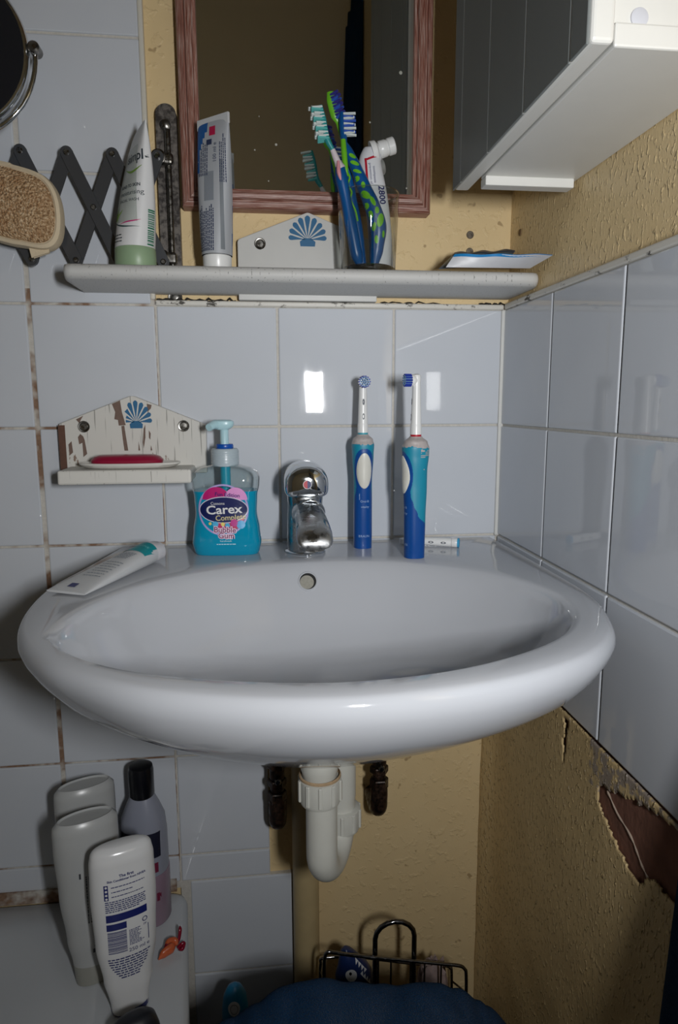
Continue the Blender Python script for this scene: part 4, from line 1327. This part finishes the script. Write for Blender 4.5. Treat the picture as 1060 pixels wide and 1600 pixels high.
# ------------------------------------------------------------------ plumbing below
tp_ = thing('bottle_trap', 'white plastic U-bend trap under the basin', 'waste trap', (.033, -.215, -.50))
MB().lathe([(.0195, -.3052), (.0195, -.345), (.0205, -.347), (.0205, -.357), (.0190, -.363), (.0185, -.368)], (.0305, -.222, 0), 36).build('tailpiece', PVC, tp_, world=True)
MB().lathe([(.0215, -.364), (.0228, -.365), (.0228, -.367), (.0205, -.3675)], (.0310, -.222, 0), 36, cap0=False, cap1=False).build('dirty_seal', mat('grimy_seal', (176, 150, 118), .7, var=.3, vscale=300), tp_, world=True)
def nut(cx, cy, z0, z1, r):
    o = MB().lathe([(r * .9, z1), (r, z1 - .001), (r, z0 + .004), (r * .93, z0)], (cx, cy, 0), 40).build('union_nut', PVC, tp_, world=True, sharp=30)
    for k in range(10):
        a = 2 * PI * k / 10 + .25
        p = Vector((cx + r * math.cos(a), cy + r * math.sin(a), 0))
        rb = MB().box(-.0022, .0022, -.0018, .0018, z0 + .004, z1 - .001)
        ca, sa = math.cos(a + PI / 2), math.sin(a + PI / 2)
        rb.v = [(p.x + x * ca - y * sa, p.y + x * sa + y * ca, z) for x, y, z in rb.v]
        ob = rb.build('rib', PVC, o, bevel=.0008, seg=1)
        ob.location = -tp_.location
nut(.0310, -.222, -.397, -.368, .0228)
up_ = [(.0325, -.222, -.390), (.0325, -.222, -.43), (.0325, -.222, -.458)]
for k in range(1, 10):
    a = PI * k / 10
    q = .5 - .5 * math.cos(a)
    up_.append((.0325 + .0285 * q, -.222 + .062 * q, -.458 - .033 * math.sin(a)))
up_ += [(.061, -.160, -.458), (.061, -.160, -.43), (.061, -.160, -.40)]
MB().tube(catmull(up_, 3), .0172, 28).build('u_bend', PVC, tp_, world=True)
nut(.0615, -.160, -.473, -.445, .0225)
MB().tube(catmull([(.0610, -.160, -.430), (.0610, -.160, -.37), (.0610, -.150, -.345), (.0560, -.12, -.338), (.040, -.06, -.338), (.030, -.03, -.345), (.027, -.0170, -.37), (.027, -.0150, -.3975)], 5), .0178, 28).build('outlet_pipe', PVC, tp_, world=True)
wp = thing('waste_pipe', 'vertical beige waste pipe running down the wall behind the trap', 'pipe', (.027, -.016, FLOOR))
MB().lathe([(.0190, FLOOR + .001), (.0190, -.40)], (.027, -.0125, 0), 36).build('pipe', mat('beige_painted_pipe', (184, 164, 122), .45, var=.1), wp, world=True)
MB().lathe([(.0205, -.46), (.0215, -.458), (.0215, -.402), (.0200, -.400)], (.027, -.0140, 0), 36).build('socket', mat('beige_painted_pipe', (0, 0, 0)), wp, world=True)
VALV = m_rusty('blackened_brass', (30, 25, 22), (70, 48, 36), .6, .28)
def valve(x, label, zb_):
    t = thing('isolation_valve', label, 'valve', (x, -.050, zb_), 0, 'isolation valves under the basin')
    MB().lathe([(.0070, zb_ + .10), (.0070, -.28)], (x, -.052, 0), 18).build('supply_pipe', m_chrome('copper_pipe', (120, 84, 66), .25, .5), t, world=True)
    z = zb_ + .112
    for r, h, n in ((.0135, .012, 6), (.0100, .016, 20), (.0128, .010, 6), (.0092, .008, 20), (.0130, .016, 6)):
        MB().lathe([(r * .93, z), (r, z - .0015), (r, z - h + .0015), (r * .93, z - h)], (x, -.050, 0), n).build('fitting_nut' if n == 6 else 'fitting_body', VALV, t, world=True, sharp=25)
        z -= h
    MB().tube(catmull([(x, -.050, z + .004), (x, -.050, z - .016), (x, -.046, z - .030), (x, -.030, z - .037), (x, .004, z - .038)], 5), [.0120] * 9 + [.0118] * 12, 20).build('elbow', VALV, t, world=True)
    MB().lathe([(.0045, .062), (.0045, .0655), (.003, .067)], (x + .001, 0, zb_ + .087), 12, 'y').build('valve_screw', STEEL, t, world=True)
valve(-.0125, 'tarnished isolation valve left of the white trap', -.553)
valve(.1270, 'tarnished isolation valve right of the white trap, against yellow wall', -.544)

# ------------------------------------------------------------------ bath
BZ = -.662
bath = thing('bathtub', 'white bathtub, its corner ledge holding the bottles', 'bathtub', (-.72, -.38, FLOOR))
def brect(x0, x1, y0, y1, r, z, N=8):
    out = []
    for cx_, cy_, a0 in ((x1 - r, y1 - r, 0), (x0 + r, y1 - r, PI / 2), (x0 + r, y0 + r, PI), (x1 - r, y0 + r, 1.5 * PI)):
        for k in range(N + 1):
            a = a0 + PI / 2 * k / N
            out.append((cx_ + r * math.cos(a), cy_ + r * math.sin(a), z))
    # the head end splays slightly towards the room
    return [(x + max(0, (x + .5)) * (-y) * .32, y, z_) for x, y, z_ in out]
BR = [brect(-1.30, -.150, -.78, -.003, .012, FLOOR + .002), brect(-1.30, -.150, -.78, -.003, .012, BZ - .075), brect(-1.30, -.146, -.784, -.002, .014, BZ - .055), brect(-1.30, -.144, -.786, -.002, .015, BZ - .012), brect(-1.30, -.147, -.783, -.003, .016, BZ - .003), brect(-1.295, -.153, -.778, -.006, .018, BZ),
      brect(-1.24, -.385, -.70, -.085, .09, BZ), brect(-1.235, -.392, -.695, -.092, .09, BZ - .004), brect(-1.22, -.41, -.68, -.105, .09, BZ - .03), brect(-1.12, -.47, -.64, -.14, .10, BZ - .33), brect(-1.05, -.54, -.58, -.20, .10, BZ - .37)]
MB().loft(BR).build('tub', mat('white_bath_acrylic', (190, 194, 198), .16, var=.03, vscale=10), bath, world=True, sharp=50)
MB().box(-.95, -.158, -.0035, -.0004, BZ + .0002, BZ + .019).build('sealant_strip', m_grout('mouldy_sealant', .22), bath, world=True)

# ------------------------------------------------------------------ bottles on the bath ledge
rn = random.Random(21)
nb = thing('toiletry_bottle', 'clear purple-tinted bottle with black cap against the tiles on the bath', 'bottle', (-.191, -.046, BZ + .0003), math.radians(-10))
MB().loft([sring(z, r, r * .86, 2.3, 44) for z, r in ((0, .027), (.003, .0300), (.05, .0305), (.13, .0300), (.150, .0280), (.166, .0220), (.178, .0165), (.182, .0145))]).build('bottle_body', None or NT('frosted_lilac_plastic').set(col=lin((142, 146, 160)), rough=.22), nb)
MB().loft([sring(z, r, r * .87, 2.3, 44) for z, r in ((.001, .0285), (.004, .0306), (.072, .0311), (.076, .0309))]).build('pink_contents', mat('dusky_pink_gel', (144, 122, 138), .25), nb)
cp = MB().lathe([(.0150, .180), (.0162, .182), (.0162, .216), (.0150, .2215), (.010, .223), (.001, .223)], N=36).build('cap', BLACK, nb)
tn = bvh_of(nb.children[0])
decal('dark_label', rect2d(-.029, .0265, .103, .138, 24, 6), tn, mat('dark_label_print', (26, 28, 46), .4), nb, .0005)
decal('printed_ring', disc2d(.0040, .0036, 22, 1, .75, .012, .130), tn, mat('grey_green_print', (128, 136, 128), .4), nb, .0009)
tn2 = bvh_of(nb.children[1], nb.children[0])
decal('red_mark', merge2d([rect2d(.016, .024, .082, .096, 4, 4), rect2d(.021, .027, .040, .052, 4, 4)]), tn2, mat('maroon_print', (112, 36, 62), .4), nb, .0009)

def wedge(label, loc, rz):
    t = thing('shampoo_bottle', label, 'bottle', loc, rz, 'pearl white shampoo bottles on the bath')
    k = [(.026, .0240), (.06, .0290), (.12, .0345), (.18, .0372), (.205, .0370), (.211, .0350), (.2135, .0310)]
    kd = [(.026, .0150), (.06, .0180), (.12, .0200), (.18, .0205), (.205, .0190), (.211, .0172), (.2135, .0140)]
    zs = [.026 + (.2135 - .026) * (i / 30) for i in range(31)] + [.2110]
    rg_ = [sring(z, interp(k, z) * (1 if i < 31 else .82), interp(kd, z) * (1 if i < 31 else .78), 2.0, 52) for i, z in enumerate(zs)]
    b = MB().loft(rg_).build('bottle_body', mat('pearl_white_plastic', (176, 178, 178), .28, var=.03), t, sharp=45)
    MB().loft([sring(z, a, c_, 2.2, 44) for z, a, c_ in ((0, .0205, .0135), (.001, .0222, .0146), (.020, .0235, .0152), (.026, .0238, .0150))]).build('cap', mat('frosted_grey_cap', (150, 150, 142), .35), t)
    tb = bvh_of(b)
    ln = []
    for i in range(4):
        ln += [move2d(w_, -.006 + i * .0031, 0, PI / 2) for w_ in words2d(.088, .150, 0, .0013, rn, rn.uniform(.8, 1))]
    ln += [rect2d(-.0135, -.0115, .148, .155, 1, 1), rect2d(-.0035, -.001, .046, .052, 1, 1)]
    decal('fine_print', merge2d(ln), tb, mat('charcoal_ink', (50, 54, 60), .5), t, .0005)
    decal('lettering', move2d(text2d('360 ml e', .0066), .0012, .066, PI / 2), tb, mat('charcoal_ink', (0, 0, 0)), t, .0006)
    return t
wedge('rear pearl white shampoo bottle against the tiles, mostly hidden', (-.2585, -.066, BZ + .0003), math.radians(24))
wedge('pearl white shampoo bottle on its grey cap, nearer of the pair', (-.2400, -.138, BZ + .0003), math.radians(24))

cn = thing('conditioner_bottle', 'glossy white bottle with dark blue back-label print in front on bath', 'bottle', (-.1900, -.186, BZ + .0003), math.radians(20))
k = [(.014, .0215), (.022, .0230), (.040, .0270), (.09, .0335), (.15, .0358), (.190, .0350), (.202, .0330), (.2075, .0290), (.2095, .022)]
kd = [(.014, .0150), (.040, .0165), (.10, .0190), (.16, .0185), (.195, .0165), (.2035, .0135), (.208, .0095), (.2095, .006)]
zs = [.014 + (.2095 - .014) * (1 - (1 - i / 34) ** 1.5) for i in range(35)]
GW = mat('glossy_white_plastic', (222, 223, 224), .18, var=.02)
cbod = MB().loft([sring(z, interp(k, z), interp(kd, z), 2.35, 56) for z in zs]).build('bottle_body', GW, cn, sharp=50)
ccap = MB().loft([sring(z, a, b, 2.3, 48) for z, a, b in ((.0, .0190, .0130), (.0015, .0205, .0142), (.014, .0213, .0149))]).build('cap', GW, cn)
MB().loft([sring(z, a, b, 2.3, 48) for z, a, b in ((.0, .0192, .0132), (.0003, .0200, .0139), (.0018, .0209, .0146), (.0020, .0207, .0144))], False, False).build('navy_rim', mat('navy_print', (0, 0, 0)), cn)
tc = bvh_of(cbod, ccap)
NV = mat('nivea_blue_ink', (26, 36, 104), .4)
decal('cap_notch', rect2d(.0030, .0185, .0015, .0085, 8, 3), tc, NV, cn, .0006)
ln = [rect2d(-.022, .022, .1275, .1365, 14, 2), rect2d(-.022, -.001, .1170, .1250, 8, 2)]
for i in range(3):
    ln += words2d(-.015, .023, .1690 - i * .0055, .0010, rn, (.95, .6, .9)[i])
for i in range(6):
    ln += words2d(-.022, .023, .1522 - i * .0024, .0012, rn, .96 if i < 5 else .8)
for i in range(9):
    wdt = .0225 * (1 - (i / 9) ** 1.7 * .7)
    ln += words2d(-wdt, wdt + .001, .0800 - i * .0032, .0015, rn)
for i in range(11):
    ln += words2d(.0012, .0150 + (.004 if i > 7 else 0), .1125 - i * .0018, .0009, rn, rn.uniform(.7, 1))
ln += bars2d(-.0215, -.0015, .0880, .1150, rn, True)
ln += [rect2d(.0222, .0230, .092, .112, 1, 4), rect2d(-.0225, -.0180, .1545, .1725, 2, 4)]
decal('back_print', merge2d(ln), tc, NV, cn, .0005)
decal('lettering', move2d(text2d('The first', .0046, off=.00012), .002, .1805), tc, NV, cn, .0006)
decal('lettering', move2d(text2d('Skin Conditioner from NIVEA', .0034, off=.0001), .002, .1762), tc, NV, cn, .0006)
decal('lettering', move2d(text2d('250 ml e', .0066), .0115, .0878), tc, NV, cn, .0006)
decal('lettering', merge2d([move2d(text2d('PP', .0036), .0190, .1130)]), tc, NV, cn, .0006)
decal('recycling_mark', merge2d([disc2d(.0030, .0030, 18, 1, .7, .0190, .1195)]), tc, NV, cn, .0006)
decal('pictogram', merge2d([disc2d(.0013, .0014, 10, 1, 0, -.0202, .1568 + .0045 * i) for i in range(4)]), tc, mat('white_print', (0, 0, 0)), cn, .0008)

# small orange and red hair tie charm on the bath edge
tt = thing('plastic_charm', 'small crumpled orange and red plastic charm on the bath edge', 'charm', (-.152, -.112, BZ + .0002))
ORG = mat('translucent_orange', (196, 96, 58), .3, var=.2, vscale=200)
CRM = mat('crimson_plastic', (128, 10, 40), .2)
def blob(path, rad, mt, name, flat=.7):
    c = catmull(path, 6)
    n = len(rad)
    r = [interp([(i / (n - 1), v) for i, v in enumerate(rad)], q / (len(c) - 1)) for q in range(len(c))]
    return MB().tube(c, r, 14, flat).build(name, mt, tt)
blob([(-.014, -.016, .004), (-.008, -.010, .007), (.000, -.004, .008), (.004, .002, .006)], [.001, .0062, .0070, .002], ORG, 'orange_petal')
blob([(-.008, .000, .006), (-.003, .004, .010), (.004, .004, .011), (.007, .000, .008)], [.002, .0058, .0060, .003], ORG, 'orange_petal')
blob([(-.009, -.006, .009), (-.005, -.003, .012), (-.002, -.007, .011)], [.001, .0024, .001], CRM, 'red_fold')
blob([(.007, .003, .006), (.009, .008, .012), (.010, .013, .019), (.0095, .016, .022)], [.0015, .0028, .0030, .0012], CRM, 'red_loop')
blob([(.008, -.001, .005), (.013, .000, .008), (.016, .001, .009), (.014, -.004, .006), (.010, -.004, .005)], [.002, .0034, .0030, .0036, .002], CRM, 'red_loop')

# dark rounded tub at the very bottom of the frame
dk_ = thing('toiletry_tub', 'dark rounded tub with pale rim at the bottom edge of the photo', 'tub', (-.1715, -.252, BZ + .0003), math.radians(25))
MB().loft([sring(z, a, b, 2.4, 40) for z, a, b in ((0, .0265, .018), (.002, .028, .0195), (.032, .026, .0180), (.044, .0225, .0145), (.0505, .016, .009), (.0525, .008, .004))]).build('tub_body', mat('charcoal_plastic', (30, 32, 38), .35), dk_)
MB().tube([(.0285 * math.cos(a), .0200 * math.sin(a) - .0002, .022 + .022 * abs(math.sin(a * .5)) ** 2) for a in [2 * PI * i / 36 for i in range(19, 36)]], .0007, 8).build('pale_rim', mat('pale_grey_plastic', (170, 174, 178), .3), dk_)

# ------------------------------------------------------------------ box, basket, toys, towel below the basin
KB = -.862
bx_ = thing('storage_box', 'low grey storage box under the wire basket and towel', 'box', (.075, -.21, FLOOR))
MB().box(-.091, .262, -.42, -.040, FLOOR + .001, KB).build('box_body', mat('grey_box_card', (96, 98, 104), .7), bx_, world=True, bevel=.006)
MB().box(-.094, .265, -.423, -.037, KB - .035, KB + .0002).build('lid', mat('grey_box_card', (0, 0, 0)), bx_, world=True, bevel=.004)

WIRE = m_chrome('basket_chrome', (120, 120, 122), .1, .3, 120)
bk = thing('wire_basket', 'chrome wire basket with a tall loop handle against yellow wall', 'basket', (.145, -.09, KB))
bA, bB = Vector((.0445, -.120, -.678)), Vector((.2350, -.120, -.7195))
def wire(pts, r, name, N=8, smooth=5):
    return MB().tube(catmull(pts, smooth) if smooth else [Vector(p) for p in pts], r, N).build(name, WIRE, bk, world=True)
def rimpt(u, y):
    p = bA + (bB - bA) * u
    return (p.x, y, p.z)
wire([(.0435, -.120, KB + .004), (.0430, -.120, -.76), (.0428, -.120, -.705), (.0440, -.120, -.685), (.0480, -.120, -.6775), (.0580, -.120, -.6795), rimpt(.2, -.120), rimpt(.5, -.120), rimpt(.8, -.120), (.2250, -.120, -.7175), (.2330, -.120, -.7235), (.2355, -.120, -.732), (.2365, -.120, -.77), (.2370, -.120, KB + .004)], .0023, 'front_rim', 10)
wire([(.0435, -.055, KB + .004), (.0430, -.055, -.78), (.0440, -.055, -.755), (.0480, -.055, -.746), (.09, -.055, -.748), (.14, -.055, -.760), (.19, -.055, -.772), (.2250, -.055, -.778), (.2330, -.055, -.783), (.2355, -.055, -.79), (.2370, -.055, KB + .004)], .0020, 'back_rim', 10)
for u in (.37, .46, .60, .70, .82):
    p = rimpt(u, -.120)
    wire([p, (p[0], -.120, KB + .004)], .0013, 'upright_wire', 8, 0)
for u in (.1, .25, .4, .55, .7, .85):
    x = .0435 + .1935 * u
    wire([(x, -.120, KB + .004), (x, -.055, KB + .004)], .0013, 'floor_wire', 8, 0)
for y in (-.120, -.055):
    wire([(.0435, y, KB + .004), (.237, y, KB + .004)], .0016, 'floor_rail', 8, 0)
for x, z in ((.0435, -.72), (.2365, -.76)):
    wire([(x, -.120, z), (x, -.055, z - .045)], .0014, 'side_wire', 8, 0)
hp = [(.1120, -.112, KB + .004), (.1120, -.112, -.71), (.1120, -.112, -.672)]
for k_ in range(1, 8):
    a = PI - PI * k_ / 8
    hp.append((.1385 + .0265 * math.cos(a), -.112, -.672 + .0235 * math.sin(a)))
hp += [(.1650, -.112, -.672), (.1650, -.112, -.71), (.1650, -.112, KB + .004)]
MB().tube(hp, .0034, 14).build('loop_handle', WIRE, bk, world=True)

TOYN = mat('navy_toy_rubber', (22, 40, 84), .35)
TOYW = mat('white_toy_paint', (206, 208, 210), .4)
st = thing('bath_toy', 'navy bath toy with white eye and zigzag teeth in the wire basket', 'toy', (.082, -.092, KB + .006), math.radians(10))
HT = .153
sb_ = MB().loft([sring(z, a, b, 2.0, 36, cx) for z, a, b, cx in ((0, .017, .015, .004), (.003, .022, .019, .004), (.05, .026, .021, .006), (.10, .027, .0205, .006), (.118, .0255, .0180, .004), (.132, .0200, .0150, .002), (.145, .0130, .0120, -.003), (.154, .0080, .0085, -.006), (.158, .003, .004, -.007))]).build('toy_body', TOYN, st)
ts_ = bvh_of(sb_)
decal('eye_white', disc2d(.0075, .0080, 24, 3, 0, -.004, .128), ts_, TOYW, st, .0006)
decal('pupil', disc2d(.0018, .0022, 14, 1, 0, -.0052, .131), ts_, BLACK, st, .0010)
zg = []
for i in range(4):
    zg.append(([(.0035 + i * .0040, .1480 - i * .0052), (.0075 + i * .0040, .1430 - i * .0052), (.0030 + i * .0038, .1405 - i * .0046)], [(0, 1, 2)]))
    zg.append(([(.0085 + i * .0036, .128 - i * .0050), (.0125 + i * .0036, .1225 - i * .0050), (.0125 + i * .0036, .1300 - i * .0050)], [(0, 1, 2)]))
decal('teeth', merge2d(zg), ts_, TOYW, st, .0006)
MB().loft([[(x - .012, y, z) for x, y, z in sring(z, a, b, 2, 16)] for z, a, b in ((.098, .001, .002), (.105, .006, .005), (.116, .004, .004))]).build('fin', TOYN, st)

pg = thing('bath_toy', 'small cyan-topped dark bath toy with white disc beside the bathtub', 'toy', (-.0745, -.105, KB + .0005), math.radians(6))
pb = MB().loft([sring(z, a, b, 2.0, 36) for z, a, b in ((0, .012, .012), (.003, .0165, .0155), (.05, .0185, .0170), (.095, .0170, .0155))]).build('toy_body', mat('midnight_toy_rubber', (16, 24, 48), .35), pg)
pt2 = MB().loft([sring(z, a, b, 2.0, 36) for z, a, b in ((.090, .0174, .0159), (.105, .0168, .0155), (.120, .0148, .0140), (.131, .0100, .0095), (.1355, .004, .004))]).build('toy_head', mat('cyan_toy_rubber', (20, 124, 170), .35), pg)
tg_ = bvh_of(pb, pt2)
decal('white_disc', disc2d(.0078, .0100, 26, 4, 0, -.002, .1130), tg_, TOYW, pg, .0006)
decal('disc_ring', disc2d(.0052, .0070, 26, 1, .82, -.002, .1130), tg_, mat('grey_ring_print', (150, 152, 156), .4), pg, .0010)

cr_ = thing('crumpled_wrapper', 'crumpled pinkish clear wrapper in the right of the wire basket', 'wrapper', (.197, -.088, KB + .006))
mb = MB()
lat, lon = 14, 20
vv = []
for i in range(lat + 1):
    th2 = PI * i / lat
    for j in range(lon):
        ph = 2 * PI * j / lon
        d3 = Vector((math.sin(th2) * math.cos(ph), math.sin(th2) * math.sin(ph), math.cos(th2)))
        r = 1 + .30 * noise.noise(d3 * 3.1) + .22 * noise.noise(d3 * 7.3)
        vv.append((d3.x * .022 * r, d3.y * .018 * r, .062 + d3.z * .060 * r))
ff = [(i * lon + j, i * lon + (j + 1) % lon, (i + 1) * lon + (j + 1) % lon, (i + 1) * lon + j) for i in range(lat) for j in range(lon)]
mb.add(vv, ff).build('wrapper', mat('pinkish_film', (150, 132, 128), .2, var=.3, vscale=120), cr_, sharp=12)

# blue towel heaped over the front of the box
TWL = m_towel('blue_terry_towel', (6, 52, 88))
tw = MB()
nx, ny_ = 150, 90
crest = [(-.10, -.602), (-.0868, -.592), (-.0657, -.583), (-.0399, -.5635), (-.0135, -.5545), (.0187, -.550), (.0564, -.5565), (.0841, -.561), (.1061, -.565), (.1228, -.565), (.1451, -.568), (.165, -.578), (.1882, -.595), (.1974, -.603), (.2264, -.632), (.25, -.68)]
for j in range(ny_ + 1):
    y = -.190 - .26 * j / ny_
    for i in range(nx + 1):
        x = -.094 + .341 * i / nx
        cz_ = interp(crest, x)
        prof_ = math.exp(-(((y + .305) / (.075 if y > -.305 else .17)) ** 2))
        base_ = -.90
        z = base_ + (cz_ - base_) * prof_
        z += .012 * noise.noise(Vector((x * 14, y * 22, 1))) * prof_ * min(1, abs(y + .305) / .05) + .0025 * noise.noise(Vector((x * 45 + y * 20, y * 45, 4)))
        fold = math.exp(-((x + .045 - (y + .30) * .9) / .018) ** 2) * .006 + math.exp(-((x - .10 - (y + .30) * .5) / .014) ** 2) * .004
        tw.v.append((x, y, max(z - fold * prof_, KB + .012)))
for j in range(ny_):
    for i in range(nx):
        a = j * (nx + 1) + i
        tw.f.append((a, a + 1, a + nx + 2, a + nx + 1))
two = tw.build('bath_towel', TWL, sharp=180)
so = two.modifiers.new('thickness', 'SOLIDIFY')
so.thickness = .006
tag(two, 'dark blue towel heaped in front of the wire basket at the bottom', 'towel')

# blue cloth hanging on the right wall at the frame edge, and a gown further back seen in the mirror
def hanging(name, label, cat, y0, y1, z0, z1, xw, depth, mt, flare=0):
    mb = MB()
    n, mz = 48, 30
    for k in range(mz + 1):
        v = k / mz
        z = z1 + (z0 - z1) * v
        for i in range(n + 1):
            u = i / n
            ya, yb = y0, y1 + flare * v
            y = ya + (yb - ya) * u
            x = xw - depth * (.55 + .30 * math.sin(u * 19 + v * 1.2) + .15 * math.sin(u * 43 + 1)) * min(1, .35 + v * 1.5) * min(1, u * 8, (1 - u) * 8 + .15)
            mb.v.append((x, y, z))
    for k in range(mz):
        for i in range(n):
            a = k * (n + 1) + i
            mb.f.append((a, a + 1, a + n + 2, a + n + 1))
    o = mb.build(name, mt, sharp=180)
    s_ = o.modifiers.new('thickness', 'SOLIDIFY')
    s_.thickness = .005
    return tag(o, label, cat)
hanging('hand_towel', 'blue towel hanging on the right wall at the photo edge', 'towel', -.80, -.458, -1.05, -.14, .2985, .066, TWL, .036)
hanging('bath_robe', 'long dark blue robe hanging on the right wall, seen in the mirror', 'robe', -1.58, -1.30, -.75, 1.25, .304, .07, TWL)
